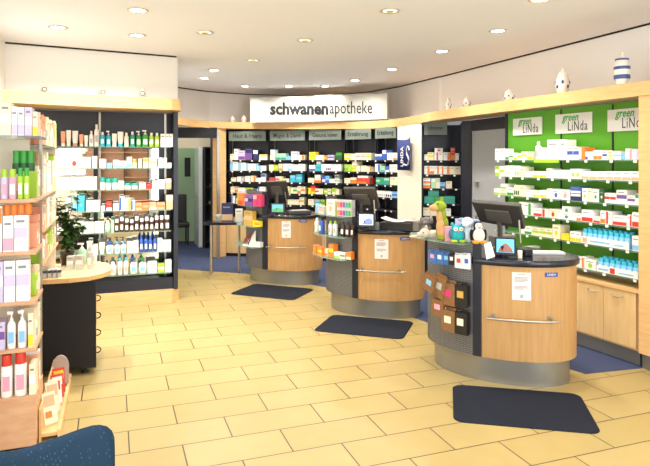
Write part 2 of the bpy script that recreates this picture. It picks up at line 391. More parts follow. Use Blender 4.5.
def label_items(items, where, group):       # items: (obj, kind, desc, upper)
    cnt = {}
    for o, k, ds, up in items: cnt.setdefault(('upper ' if up else '')+ds, []).append((o, k))
    for ds, os_ in cnt.items():
        n = len(os_)
        for i, (o, k) in enumerate(os_):
            if n == 1: l = '%s, %s' % (ds, where)
            elif i == 0: l = 'leftmost %s, %s' % (ds, where)
            elif i == n-1: l = 'rightmost %s, %s' % (ds, where)
            else: l = '%s%s from left, %s' % (ORD[min(i, 12)], ds, where)
            tag(o, l, KN[k][1], group)
def row(A, B, z, spec, where, group, dep=.11, inset=.012):
    A = Vector(A); B = Vector(B); t = (B-A).normalized(); n = Vector((-t.y, t.x)); rz = math.atan2(t.y, t.x)
    A = A+n*inset; B = B+n*inset; items = []
    for it in spec.replace('\n', ' ').split(';'):
        p = it.split()
        if not p: continue
        x0, x1, h, kind, base, acc = float(p[0]), float(p[1]), float(p[2]), p[3], p[4], p[5]
        pat = p[6] if len(p) > 6 else 'n'; off = float(p[7]) if len(p) > 7 else 0
        a, m0 = hit(A, B, x0); b, m1 = hit(A, B, x1); m = (m0+m1)/2; w = (b-a).length*.965; c = (a+b)/2
        hh = h*m/F; zz = z+off*m/F+(.0012 if off else .0006)
        d = dep if kind in 'bk' else w
        if kind in 'bk' and hh > .2: d = min(dep, max(.05, w))
        d = min(d, dep)
        c = c+n*(d/2)
        o = make(kind, w, d, hh, base, acc, pat, (c.x, c.y, zz), rz)
        items.append((o, kind, desc(kind, base, acc, pat), off > 0))
    label_items(items, where, group)

# ------------------------------------------------------------------ curved back wall of medicine shelving
TAG = MB(); TAG.box(-.015, .015, -.003, 0, -.02, .002, pm('W')); TAGM = TAG.mesh('price_tag')
def tags(A, B, z, parent, step=.17):
    A = Vector(A); B = Vector(B); L = (B-A).length; t = (B-A).normalized(); k = max(2, int(L/step)); rz = math.atan2(t.y, t.x); inv = parent.matrix_basis.inverted()
    for i in range(k):
        p = A+t*(L*(i+.5+random.uniform(-.2, .2))/k)
        o = bpy.data.objects.new('price_tag', TAGM); C.objects.link(o); o.parent = parent; o.matrix_parent_inverse = inv
        o.location = (p.x, p.y, z-.003); o.rotation_euler.z = rz
BAYS = [(226.3, 10.42), (267.2, 10.3), (306.3, 10.05), (342.6, 9.75), (372.5, 9.35), (397.3, 8.9)]
SIGNS = ['Haut & Haare', 'Magen & Darm', 'Gesund leben', 'Ernährung', 'Erkältung']
ZB = [1.70, 1.512, 1.317, 1.122, .93, .74]
R5 = [  # rows of each bay, top shelf first: column from, column to, height, kind, colours, print
 ['230 234 6 b C W; 234 238 11 b W S; 238 245 9.5 b V U l; 245 252 11 b U N u; 253 258 10 b N W u; 259 267 5.5 b W Y u',
  '230 238 9 b W A f; 238 246 8 b W A f; 246 252 7 b W A f; 252 258 7 b W A r; 258 266 5 b W A f',
  '231 236 4 b C E; 237 241 5 b W S; 241 244.5 5 b S V m; 245 250 5.5 b W C; 250.5 255.5 6 b C O r; 256 261 4 b W C; 261 265.5 8 b W B u',
  '230.5 234.5 6 b C Y; 234.5 238 6 b C O s; 238 245 5 b W V l; 245 252 5 b L Y m; 252 258 4 b W S; 258 261.5 6 b W B f; 261.5 265.5 6 b W S',
  '231 235 8 b W B f; 236 243 5 b W L m; 244 251 5 b W A; 252 262 5 b C O',
  ''],
 ['270 275.3 5 b C E; 270.5 275 5 b W C n 5.2; 276 281 6.5 b J T l; 281 286 6.5 b J T l; 286.2 290.6 4 b A Q; 291 297 4.2 b W S; 291 297 4 b W P m 4.4; 297.5 304.5 5 b W O r',
  '269 273.5 6 b C L; 273.5 278 6 b L Y m; 278.5 282.3 7 b C Z l; 283 287.5 7 b W S; 287.5 292 7 b W A l; 292.3 298 6.3 b W S; 298.3 305 7 b W P',
  '269 275 4.5 b R W; 275.4 279.5 5.5 b W R m; 279.5 283 5.5 b C Y r; 283.3 289 3.5 b C W; 290 295.5 7 b Q A u; 296 302 8 b Q A m',
  '286 289 7 b C W; 289.3 293 6 b C L f; 293 297 6 b C G m; 297.3 301 7.5 b C O l; 301 305 7 b C O m',
  '287.5 291 5 b C W; 291 295 5 b C Z; 295 299 5 b C W; 299.3 304 7.5 b C Z m',
  ''],
 ['309 315.5 8 b Y L m; 315.8 321 5 b W C; 321 324 4.6 b C S; 324.2 327 4 b O Y m; 327.4 334 5 b V B m; 336 342 7.5 b D G u',
  '309 315.4 6 b W B l; 316 321 7 b Q T m; 316.5 320.5 3 b W P n 7.2; 321.3 326 7 b W S; 326 331 7 b W U c; 331.3 336.5 7 b W S; 336.5 341 7 b W B',
  '308 314 4.5 b C E; 314.3 321 4 b O W u; 314.8 320.5 3.4 b W C n 4.2; 322 325.5 7 b B W c; 325.5 329 7 b A B l; 329.3 334 4 b W G; 334.3 339.5 4 b W G m; 334.6 339 4 b S D m 4.2',
  '308 311 6 b Y O; 311 315 6 b O Y l; 310.5 315.5 2 b R O n 6.2; 315.4 319 5.5 b W R m; 319 323 5.5 b C S; 324 327.6 5.5 b L C m; 327.6 331 5.5 b C L m; 332 335.5 6.5 b L C l; 335.5 339 5.5 b C L',
  '308 314 6 b C W; 314.6 320 6 b S Q m; 320.4 324.5 6 b L G m',
  ''],
 ['344.3 350 6.5 b Y C m; 350.3 355 6 b C Y; 355.3 360.5 7 b C P m; 360.5 366 7 b C P m; 366 371.2 7 b C Y m',
  '344.3 348 7 b L G c; 348 351.6 7 b L C; 351.8 356 6 b Y L m; 356 360 6 b C Y; 352 357.5 3.5 b C L n 6.2; 361 366 6 b C O; 366.3 372 5 b C O r',
  '344.3 350 5 b C W; 350.3 356.5 6 b O C u; 357 361.5 5.6 b R O l; 361.5 366.5 5.6 b R O l; 366.5 371.5 5.6 b R H r; 357.5 368 2.2 b W S n 5.8',
  '345 351 6 b C O; 352 358 6 b W L; 359 365 5 b W B', '', ''],
 ['375 378.5 6 b B W u; 378.5 382 6 b B W u; 382.3 386.4 10 b B W u; 387 393 7.2 b W V 2; 393.3 397 5 b W O l',
  '375 380 8 b W B r; 380.3 385 6 b J Q l; 385.3 389 6 b B W l; 389.4 397 3.8 b W V c; 389.4 397 3.8 b W V c 4',
  '376 380 7 b T J m; 380 384 7 b T G m; 384 389.5 7 b T J u; 390 397 8 b C P',
  '375 380 6 b W S c; 380 385.5 6 b W S c; 385.5 391.5 6 b W N c; 391.8 397 6 b A B m', '', ''],
]
for i in range(5):
    A = W(*BAYS[i]); B = W(*BAYS[i+1]); t = (B-A).normalized(); n = Vector((-t.y, t.x)); c = (A+B)/2+n*.15
    th = thing('wall_shelving', 'navy shelving bay with white price tags under the %s sign' % SIGNS[i], 'shelving', (c.x, c.y, 0), 'curved back wall shelving bays')
    obj('back_panel', panel(A+n*.26, B+n*.26, .72, 2.2, .02, NAVY), th)
    for q, e in ((A, 1), (B, -1)):
        mb = MB(); a = q+t*e*.002; b = q+t*e*.018
        if e < 0: a, b = b, a
        padd(mb, a+n*.1, b+n*.1, .72, 2.2, .16, NAVY); obj('upright', mb, th)
        mb = MB(); padd(mb, q+t*e*.03+n*.235, q+t*(e*.03+.012)+n*.235, .74, 2.19, .02, STEEL); obj('slotted_rail', mb, th)
    for z in ZB[:5]:
        obj('shelf', panel(A+t*.02, B-t*.02, z-.022, z, .25, DARK), th); tags(A+t*.02, B-t*.02, z-.004, th)
    cab = obj('base_cabinet', panel(A, B, .06, .70, .26, MAPLE_LT), th)
    obj('toe_kick', panel(A+n*.03, B+n*.03, 0, .06, .2, DARK), th)
    obj('worktop', panel(A-n*.01, B-n*.01, .70, .725, .28, NAVYTOP), th)
    mid = (A+B)/2
    mb = MB(); padd(mb, mid-t*.003-n*.002, mid+t*.003-n*.002, .07, .69, .004, DARK); obj('door_gap', mb, th)
    for k, spec in enumerate(R5[i]):
        if spec: row(A, B, ZB[k], spec, '%s shelf under %s' % (['top', 'second', 'third', 'fourth', 'fifth', 'sixth'][k], SIGNS[i]), 'medicine packs in the curved back wall', .13)
    # header sign
    s = thing('header_sign', 'grey header sign reading %s' % SIGNS[i], 'sign', (mid.x, mid.y, 2.05), 'department header signs')
    a, d0 = hit(A, B, BAYS[i][0]+2.6); b, d1_ = hit(A, B, BAYS[i+1][0]-1.6)
    obj('sign_panel', panel(a, b, 2.035, 2.205, .012, HEAD), s)
    cc = (a+b)/2-n*.002; wid = (b-a).length
    me = text_mesh(SIGNS[i], .1, mat('sign_text', '26282c', .6), bold=.001); ws = max(v.co.x for v in me.vertices)-min(v.co.x for v in me.vertices)
    lay_text(me, (cc.x, cc.y, 2.12), math.atan2(t.y, t.x), s, sx=min(1.0, wid*.78/ws))
# ------------------------------------------------------------------ far shelving right of the white pillar
A = W(421.5, 8.35); B = W(462, 8.25); t = (B-A).normalized(); n = Vector((-t.y, t.x)); c = (A+B)/2+n*.2
th = thing('wall_shelving', 'dark shelving bay between the white pillar and the grey door', 'shelving', (c.x, c.y, 0))
obj('back_panel', panel(A+n*.3, B+n*.36, .1, 2.21, .02, NAVY), th)
for q, e in ((A, 1), (B, -1)):
    a, b = (q, q+t*.02) if e > 0 else (q-t*.02, q)
    mb = MB(); padd(mb, a+n*.0, b+n*.0, 0.02, 2.21, .3, NAVY); obj('side_panel', mb, th)
ZF = [1.695, 1.497, 1.3, 1.085, .91]
RF = ['424 427.5 6 b W C; 427.5 434 8 b C Y m; 434.2 438 8 b W R r; 438 443 8 b W P; 434.5 443 4 b W R d 8.2; 443.3 450 8 b W O r; 450.3 455 8 b O R u; 450.5 455 4.5 b R O m 8.2; 455.3 459 7 b W S',
      '424 429.5 8.3 b W O r; 429.5 434 8.3 b W O l; 434 439 8.3 b W O r; 439 443.5 8.3 b W O r; 443.5 449 8 b W O r; 449.3 455 8 b C S; 455 461 8 b C S',
      '423 430.5 5 b O W u; 423 430.5 5 b W O l 5.1; 431 435.5 10 b J W u; 435.5 440 10 b C J u; 439.8 445.5 6 b A B l; 446 452 7 b C W',
      '424 434 7 b T G; 434 444 7 b G L r; 444 455 7.5 b T J; 428 439 5.5 b T D n 7.2',
      '423 430 8 b C J; 430 437 7 b C W; 445 451 7.5 b W P']
for k, z in enumerate(ZF):
    obj('shelf', panel(A+t*.02, B-t*.02, z-.02, z, .28, DARK), th); tags(A+t*.02, B-t*.02, z-.003, th)
    row(A, B, z, RF[k], '%s shelf right of the white pillar' % ['top', 'second', 'third', 'fourth', 'fifth'][k], 'medicine packs right of the white pillar', .14)
obj('base_cabinet', panel(A+n*.02, B+n*.02, .02, .72, .26, NAVY), th)
a, _ = hit(A, B, 424.2); b, _ = hit(A, B, 447); a = a-n*.02; b = b-n*.02
s = thing('header_sign', 'pale header sign reading Schmerzen', 'sign', (a.x, a.y, 2.0), 'department header signs')
obj('sign_panel', panel(a, b, zat(134.8, 8.3), zat(121.5, 8.3), .012, HEAD), s); cc = (a+b)/2-n*.003
me = text_mesh('Schmerzen', .075, M['sign_text'], bold=.001); lay_text(me, (cc.x, cc.y, zat(128, 8.3)), math.atan2(t.y, t.x), s, sx=.62)
# recess and grey door between the far bay and the green bays
A = W(461.5, 7.9); B = W(511, 6.9)
mb = MB(); padd(mb, A, W(471, 7.75), 0, 2.22, .03, NAVY); padd(mb, W(471, 7.75), B, zat(130, 7.4), 2.22, .03, NAVY); padd(mb, W(505, 7.0), B, 0, 2.1, .03, NAVY); struct(obj('door_2_frame', mb))
mb = panel(W(471, 7.78), W(505, 7.05), .01, zat(130, 7.4), .04, mat('grey_door_paint', 'a9adb0', .35)); d2 = struct(obj('door_2', mb))
w = W(476, 7.62); mb = MB(); mb.box(w.x-.02, w.x+.02, w.y-.03, w.y+.01, 1.36, 1.42, STEEL); obj('door_handle', mb, d2)

# ------------------------------------------------------------------ green shelving on the right
GA, GB = V2(3.895, 5.42), V2(4.075, 3.66)
t = (GB-GA).normalized(); n = Vector((-t.y, t.x)); grz = math.atan2(t.y, t.x)
ZG = [1.703, 1.525, 1.325, 1.14, .945, .715]
NG = ['left', 'middle', 'right']
brk = [GA]
for px in (546.5, 597.5): brk.append(hit(GA, GB, px)[0])
brk.append(GB)
for i in range(3):
    a, b = brk[i], brk[i+1]; c = (a+b)/2+n*.1
    th = thing('wall_shelving', '%s bright green shelving bay above the maple cabinets' % NG[i], 'shelving', (c.x, c.y, .6), 'green shelving bays')
    obj('back_panel', panel(a+n*.2+t*.004, b+n*.2-t*.004, .66, 2.21, .02, GREENP), th)
    q = a+n*.19; mb = MB(); padd(mb, q-t*.006, q+t*.006, .66, 2.2, .02, BLACKP); obj('slotted_rail', mb, th)
    if i == 0: mb = MB(); padd(mb, a+n*.19-t*.03, a+n*.19-t*.0, .64, 2.21, .06, NAVY); obj('upright', mb, th)
    for k, z in enumerate(ZG):
        obj('shelf', panel(a+t*.003, b-t*.003, z-.012, z, .185, SHGLASS), th); tags(a+t*.003, b-t*.003, z-.003, th, .15)
RG = ['495 499.6 11 b W S; 500 504.6 11 b W C; 505 509 7 b W G l; 509 513 6 b W G m; 513.3 517 6.5 b W Y l; 517 521 6.5 b W Y m; 521.2 527 8 b W Y m; 527 533 8 b C Y l; 534 538.6 18 o W W; 539.2 543 12 b W S; 543 546.6 12 b W S; 547 559 20 b W S; 559.4 566.5 20 b W S; 567 573 13 b W B m; 573 579 13 b W B m; 579.2 585 12.5 b O W f; 585.3 588 8 b W U l; 588 593 8 b W S; 593.2 598 9.5 b W O l; 598 602 9.5 b W O l; 602.2 607 8.5 b W B m; 607.2 613 9 b C Y d; 613.2 621 8 b W A m; 621.2 625 5.5 b A W; 625.3 632 11 b W P r; 632.3 638 10 b W V r; 638.4 642 17 b W S',
      '495 499.6 10 b L W m; 499.6 504.4 10 b W L m; 505 509.6 11 b W C c; 509.6 514.4 11 b W C; 515 520 11 b W E c; 520 524.6 10 b C E; 525 532 5.5 b W S; 532.3 539 6.3 b W Y l; 539 546 6.3 b W Y l; 546.4 551.6 9.5 b W S; 551.6 557 8 b W S; 557.3 569.5 8.5 b W S; 570 581 10 b W L 2; 581.4 589 8 b W E l; 589 597 8 b W E l; 597 605 8.4 b W E l; 605 613.5 8.8 b W E l; 613.5 622 9 b W E l; 622 631 9.3 b W E l; 631 640 9.6 b W E l',
      '494 500 6 b W L l; 500.2 506.6 6 b W L l; 500.5 506.4 5 b W L l 6.2; 507 513.6 8 b W G l; 514 519.4 11 b C D c; 519.4 525 11 b C W; 525.3 532.6 7 b W C; 533 536.5 7 b W Y l; 536.5 539.6 7 b W Y l; 540 546.4 8 b W Y l; 547 551.6 10 b W V; 552 560 9.5 b W B d; 560.4 570 10 b W P d; 570.4 581 7 b N W u; 570.4 581 6.6 b B W l 7.2; 582 587.6 13 b W L d; 587.6 592 13 b C G; 592.4 598.8 12.5 b W G d; 599.2 604 13 b D W d; 604.6 610 10 b W R m; 610 616 10 b W R m; 616.4 627 14 b W U m; 627.4 635 9.2 b W U m; 635.3 641 11.5 b W T u',
      '494 498 6 b L W; 498.3 503 5 b W L m; 503 508 5 b W L l; 508.3 513 6.4 b L W m; 513 518 6.4 b L C m; 519 523.6 12.5 b W C; 524 531 12.5 b W G r; 531.3 533 12 b W S; 533.4 542 8 b W R l; 542.3 548.6 8 b W R f; 549 557 9 b C R d; 557 561.6 9 b W C; 562 571 6.4 b W T d; 562 571 6.4 b W T d 6.5; 571.4 576 7 b W L; 576.4 581 7.5 b W O l; 581.4 593 12 b W R l; 593.3 600 6.5 b W R l; 600.3 605.4 13 b W O l; 606 612 13 b W R f; 612.4 627 10 b W R l; 627.3 631.3 12 b W R r; 632 641 15 b W R l',
      '521 524 6 b W L; 524.3 531.6 8 b W G l; 532 539 8 b C L m; 539 546 8.4 b C L m; 546 552 8.8 b C L m; 552.4 560 14 b C Y d; 561 569 6.5 b Y W; 570 575.5 10 b W Y l; 575.5 580.6 10 b W Y l; 632 640 15 b W A l',
      '516 523 8 b W G; 526 530.6 11 b W B u; 531 545 6 b C E; 551 565 9 b C E; 565 578 9 b C R u; 578.4 584 11 b W O r; 584.4 596 10 b W L d']
for k, sp in enumerate(RG): row(GA, GB, ZG[k], sp, '%s shelf of the green bays' % ['top', 'second', 'third', 'fourth', 'fifth', 'bottom'][k], 'packs on the green shelving', .13, .008)
# cardboard display trays of blue packs
def tray(x0, x1, z, h, where, badge):
    a, m = hit(GA, GB, x0); b, m1 = hit(GA, GB, x1); c = (a+b)/2
    th = thing('display_tray', 'white cardboard tray of blue bottles, '+where, 'tray', (c.x, c.y, z), 'cardboard trays on the green shelving')
    mb = panel(a-n*.004, b-n*.004, z+.001, z+h, .003, pm('W')); padd(mb, a+n*.001, b+n*.001, z+.001, z+.004, .12, pm('W')); obj('front_card', mb, th)
    L = (b-a).length
    for u0, u1, z0, z1, k in badge:
        p, q = a+t*L*u0, a+t*L*u1; obj('printed_badge', panel(p-n*.0055, q-n*.0055, z+h*z0, z+h*z1, .001, pm(k)), th)
    N_ = max(6, int(L/.05)); items = []
    for r_ in range(2):
        for j in range(N_):
            p = a+t*(L*(j+.5)/N_)+n*(.025+r_*.052); o = make('q', L/N_*.92, .04, h*2.05+.012*r_, 'A', 'Q', 'n', (p.x, p.y, z+.0045), grz)
            items.append((o, 'q', ('front-row ' if r_ == 0 else 'back-row ')+'blue-capped bottle', False))
    label_items(items, where, 'blue bottles in the cardboard trays')
tray(581.5, 629, ZG[4], .062, 'fifth shelf of green bays', [(.03, .13, .2, .9, 'E'), (.2, .62, .35, .6, 'A'), (.7, .9, .3, .5, 'A')])
tray(597, 638, ZG[5], .058, 'bottom shelf of green bays', [(.34, .46, .1, .9, 'R'), (.04, .3, .35, .6, 'A'), (.55, .9, .3, .5, 'A')])
# lime shelf strip under the white boxes
a, _ = hit(GA, GB, 534); b, _ = hit(GA, GB, 559)
tag(obj('shelf_strip', panel(a-n*.004, b-n*.004, ZG[0]-.03, ZG[0]+.002, .003, pm('L'))), 'lime green strip clipped under the tall white boxes', 'sign')
# logo signs on the green panels
for i, (x0, x1, y0, y1) in enumerate([(513, 541.8, 116.5, 134.5), (555.3, 592, 110.5, 132), (607.5, 650, 104, 129.5)]):
    PA, PB = GA+n*.185, GB+n*.185
    a, m0 = hit(PA, PB, x0); b, m1 = hit(PA, PB, x1); m = (m0+m1)/2; c = (a+b)/2
    s = thing('logo_sign', 'white sign reading green LINDA on the %s green panel' % NG[i], 'sign', (c.x, c.y, 2.0), 'logo signs on the green panels')
    z1, z0 = zat(y0, m)+.0, zat(y1, m)
    if i == 2: z1, z0 = 2.15, 1.955
    else: z1, z0 = 2.15, 1.96
    if i == 0: z1, z0 = 2.145, 1.965
    obj('sign_panel', panel(a, b, z0, z1, .008, SIGNW), s); wd = (b-a).length; hh = z1-z0
    q = c-n*.002-t*wd*.08
    me = text_mesh('green', .13, pm('G'), shear=.35, bold=.002); wt = max(v.co.x for v in me.vertices)-min(v.co.x for v in me.vertices)
    lay_text(me, (q.x, q.y, z0+hh*.8), grz+0, s, sx=wd*.46/wt, sz=.8)
    q = c-n*.002+t*wd*.12
    me = text_mesh('LiNda', .14, mat('logo_text', '3c3f44', .6), bold=.0, space=1.15); wt = max(v.co.x for v in me.vertices)-min(v.co.x for v in me.vertices)
    lay_text(me, (q.x, q.y, z0+hh*.34), grz, s, sx=wd*.52/wt, sz=.95)
# maple base cabinets, worktop, pillar
CA, CB = V2(3.845, 5.45), V2(4.045, 3.60)
ct = (CB-CA).normalized(); cn = Vector((-ct.y, ct.x))
seam = [CA, hit(CA, CB, 553)[0], hit(CA, CB, 603.2)[0], hit(CA, CB, 636.3)[0]]
for i in range(3):
    a, b = seam[i], seam[i+1]; c = (a+b)/2+cn*.2
    th = thing('base_cabinet', ['maple base cabinet hidden behind the nearest counter', 'maple base cabinet left of the rightmost one, chrome bow handle', 'rightmost maple base cabinet beside the maple pillar'][i], 'cabinet', (c.x, c.y, 0), 'maple base cabinets')
    obj('body', panel(a+cn*.02, b+cn*.02, .13, .61, .4, MAPLE_LT), th)
    dr = obj('door', panel(a+ct*.003, b-ct*.003, .15, .605, .018, MAPLE_LT), th)
    L = (b-a).length; hx = .5 if i < 2 else .45
    if i == 1: hx = .82
    p = a+ct*L*hx; r = MB(); pts = []
    for k in range(9): u = k/8*2-1; pts.append((p.x+ct.x*u*.055-cn.x*.03*(1-u**4), p.y+ct.y*u*.055-cn.y*.03*(1-u**4), .555-.012*(1-u*u)))
    r.tube(pts, .005, STEEL); obj('handle', r, dr)
    obj('toe_kick', panel(a+cn*.045, b+cn*.045, .009, .13, .1, ALU), th)
mb = panel(CA-cn*.012, hit(CA, CB, 640)[0]-cn*.012, .61, .634, .42, MAPLE); tag(obj('worktop', mb, bevel=.004), 'long maple worktop on the base cabinets under the green shelves', 'worktop')
mb = MB(); p = hit(CA, CB, 639.8)[0]; q = p+ct*.75; padd(mb, p-cn*.015, q-cn*.015, .13, 2.225, .4, MAPLE); padd(mb, p+cn*.03, q+cn*.03, .0, .13, .3, ALU); struct(obj('trim_7', mb))

# ------------------------------------------------------------------ shop sign, banner, jars
A, B = W(250.5, 10.1), W(387, 9.3)
pts = []
for k in range(9):
    u = k/8; px = 250.5+(387-250.5)*u; d = 10.12-.62*u-.28*u*u+.12*math.sin(u*PI); pts.append(W(px, d))
cc = pts[4]; s = thing('shop_sign', 'long white curved sign reading schwanenapotheke on the cornice', 'sign', (cc.x, cc.y, 2.36))
def signz(k):
    d = depth(*pts[k]); px = colx(*pts[k]); u = k/8
    top = zat(97.6-4.2*u, d); bot = zat(122.6-2.4*u-1*math.sin(u*PI)*-.5, d); return bot, top
mb = MB(); rings = []
for k in range(9):
    tt = (pts[min(8, k+1)]-pts[max(0, k-1)]).normalized(); nn = Vector((-tt.y, tt.x))*.06; b0, b1 = signz(k); p = pts[k]
    b0 = 2.345+0*b0
    rings.append([(p.x, p.y, b0), (p.x, p.y, b1), (p.x+nn.x, p.y+nn.y, b1), (p.x+nn.x, p.y+nn.y, b0)])
mb.loft(rings, BOARD, False); obj('board', mb, s)
def curve_point(px):
    for k in range(8):
        x0, x1 = colx(*pts[k]), colx(*pts[k+1])
        if x0 <= px <= x1 or k == 7:
            u = (px-x0)/(x1-x0); p = pts[k].lerp(pts[k+1], u); tt = (pts[k+1]-pts[k]).normalized(); return p, tt
def letters(word, px0, px1, ymid, bold, name):
    me = text_mesh(word, 1, mat('sign_lettering', '15171c', .5), bold=bold, ext=.0)
    xs = [v.co.x for v in me.vertices]; x0, x1 = min(xs), max(xs)
    for v in me.vertices:
        px = px0+(px1-px0)*(v.co.x-x0)/(x1-x0); p, tt = curve_point(px); d = depth(*p)
        q = p-Vector((-tt.y, tt.x))*.004
        u = (px-250.5)/136.5
        v.co = (q.x, q.y, zat(ymid-1.0*u, d)+v.co.y*.283)
    me.update(); link(name, me, s)
letters('schwanen', 270, 328.5, 109.5, .042, 'bold_lettering')
letters('apotheke', 329.7, 372.5, 109.0, .004, 'light_lettering')
# blue banner on the pillar
tb = (P1-P0).normalized(); nb = Vector((-tb.y, tb.x)); ab, m0 = hit(P0, P1, 401.8); bb, m1 = hit(P0, P1, 414.6); c = (ab+bb)/2
s = thing('banner', 'dark blue pharmacy banner with white swan emblem on the white pillar', 'banner', (c.x, c.y, 1.4))
wb = (bb-ab).length; z1, z0 = zat(141, m0), zat(170, m0)
mb = MB(); rings = []
for k in range(9):
    u = k/8; p = ab+tb*wb*u-nb*(.03+.05*(2*u-1)**2)
    top = z1+.02*(2*u-1)**2+.03*u; rings.append([(p.x, p.y, z0), (p.x, p.y, top), (p.x+nb.x*.004, p.y+nb.y*.004, top), (p.x+nb.x*.004, p.y+nb.y*.004, z0)])
BL = mat('banner_cloth', '1b2f78', .7); mb.loft(rings, BL, True); obj('cloth', mb, s)
wm = pm('W'); sw = MB(); cpath = []
for (u, v) in [(.35, .2), (.55, .16), (.75, .22), (.82, .36), (.7, .46), (.56, .54), (.54, .68), (.66, .8), (.8, .78), (.84, .68)]:
    p = ab+tb*wb*u-nb*(.036+.05*(2*u-1)**2); cpath.append((p.x, p.y, z0+(z1-z0)*v))
sw.tube(cpath, .013, wm); obj('emblem', sw, s)
q = ab+tb*wb*.27-nb*.055; me = text_mesh('LINDA', .1, wm, bold=.002); me.transform(Matrix.Rotation(PI/2, 4, 'Z')); lay_text(me, (q.x, q.y, (z0+z1)/2-.02), math.atan2(tb.y, tb.x), s)
# apothecary jars on the cornice
PORC = mat('porcelain', 'efe9dc', .25); BLU = mat('blue_glaze', '39508c', .3)
def jar(x, y, z, h, r, label, style):
    th = thing('apothecary_jar', label, 'jar', (x, y, z), 'apothecary jars on the cornice')
    b = MB(); b.lathe([(r*.62, 0), (r*.75, .01*h), (r*.62, .06*h), (r*.86, .16*h), (r, .38*h), (r*.95, .55*h), (r*.72, .68*h), (r*.78, .72*h)], PORC, (x, y, z), 18); obj('body', b, th)
    l = MB(); l.lathe([(r*.82, .72*h), (r*.8, .76*h), (r*.55, .84*h), (r*.2, .89*h), (r*.18, .92*h), (r*.24, .95*h), (r*.1, h)], PORC, (x, y, z), 18); obj('lid', l, th)
    g = MB()
    if style == 'band':
        for z0_, z1_, rr in ((.17, .30, .99), (.44, .56, 1.0), (.74, .80, .84)):
            g = MB(); g.lathe([(r*rr*.95, z0_*h), (r*rr*1.015, (z0_+z1_)/2*h), (r*rr*.98, z1_*h)], BLU, (x, y, z), 18); obj('painted_band', g, th)
        return
    elif style == 'spot':
        for k in range(7):
            a = 2*PI*k/7+.4; g = MB(); g.ell((x+r*.93*math.cos(a), y+r*.93*math.sin(a), z+h*(.3 if k % 2 else .46)), (r*.2, r*.2, h*.075), BLU, n=8, k=6); obj('painted_flower', g, th)
        return
    else:
        dx, dy = -x/math.hypot(x, y), -y/math.hypot(x, y); pr = []
        for k in range(17): a = 2*PI*k/16; pr.append((x+dx*r*1.0-dy*r*.55*math.sin(a), y+dy*r*1.0+dx*r*.55*math.sin(a), z+h*.4+h*.2*math.cos(a)))
        g.tube(pr, r*.12, mat('dark_glaze', '33343c', .4), 6)
    obj('painted_decoration', g, th)
def jar_left(px, h, r, label):
    p, _ = hit(V2(-1.05, 6.78), V2(.7, 7.03), px); jar(p.x, p.y, 2.398, h, r, label, 'emblem')
def jar_at(px, d, h, r, z, label, style):
    p = W(px, d); jar(p.x, p.y, z, h, r, label, style)
jar_at(622, 5.0, .275, .066, 2.337, 'tall white jar with blue bands, rightmost on the right cornice', 'band')
jar_at(562.5, 5.78, .265, .064, 2.337, 'round white jar with blue flowers, second from right on right cornice', 'spot')
jar_at(509, 6.5, .145, .055, 2.337, 'small squat white jar above the grey door, third from right', 'spot')
jar_at(466.5, 7.4, .16, .05, 2.337, 'small white jar on the right cornice, beside a slimmer jar', 'spot')
jar_at(448.5, 7.7, .19, .04, 2.337, 'slim white jar, leftmost on the right cornice', 'spot')
jar_left(44.5, .105, .04, 'white jar with dark emblem, leftmost on the left cornice')
jar_left(103, .11, .036, 'white jar with dark emblem, middle of the left cornice')
jar_left(142.5, .125, .036, 'white jar with dark emblem, rightmost on the left cornice')
jar_at(232.5, 10.45, .12, .05, 2.368, 'left one of two faint jars beside the shop sign', 'spot')
jar_at(244, 10.45, .13, .05, 2.365, 'right one of two faint jars beside the shop sign', 'spot')

# ------------------------------------------------------------------ left display with mirrored back
LA, LB = V2(-1.04, 7.30), V2(.655, 7.27)
th = thing('display_shelving', 'tall dark display with mirrored back and seven glass shelves of skincare', 'shelving', (-.2, 7.4, 0))
mb = MB(); mb.prism([(-1.04, 7.25), (.66, 7.245), (.75, 7.33), (.75, 7.58), (-1.04, 7.6)], 0, .15, MAPLE); obj('plinth', mb, th, .008)
mb = MB(); mb.box(-1.04, .70, 7.57, 7.6, .15, 2.28, NAVY); obj('back_panel', mb, th)
mb = MB(); mb.box(-1.04, .70, 7.32, 7.56, .15, .29, NAVY); obj('base_board', mb, th)
mb = MB()
def mx(px): return hit(V2(-2, 7.55), V2(2, 7.55), px)[0].x
mirr = [(35, 93.5), (98, 158.5)]
for a, b in mirr: mb = MB(); mb.box(mx(a), mx(b), 7.545, 7.566, .30, 1.84, MIRROR); obj('mirror', mb, th)
mb = MB(); mb.box(.685, .735, 7.27, 7.6, .15, 2.28, NAVY); obj('side_panel', mb, th)
for px in (98, 166):
    x = mx(px)+(.02 if px < 100 else -.01); mb = MB(); mb.box(x-.012, x+.012, 7.53, 7.56, .28, 2.27, STEEL); obj('slotted_rail', mb, th)
ZL = [1.857, 1.607, 1.357, 1.107, .857, .607, .357]
for z in ZL: obj('glass_shelf', panel(LA+V2(0, .005), LB+V2(0, .005), z-.012, z, .235, SHGLASS), th)
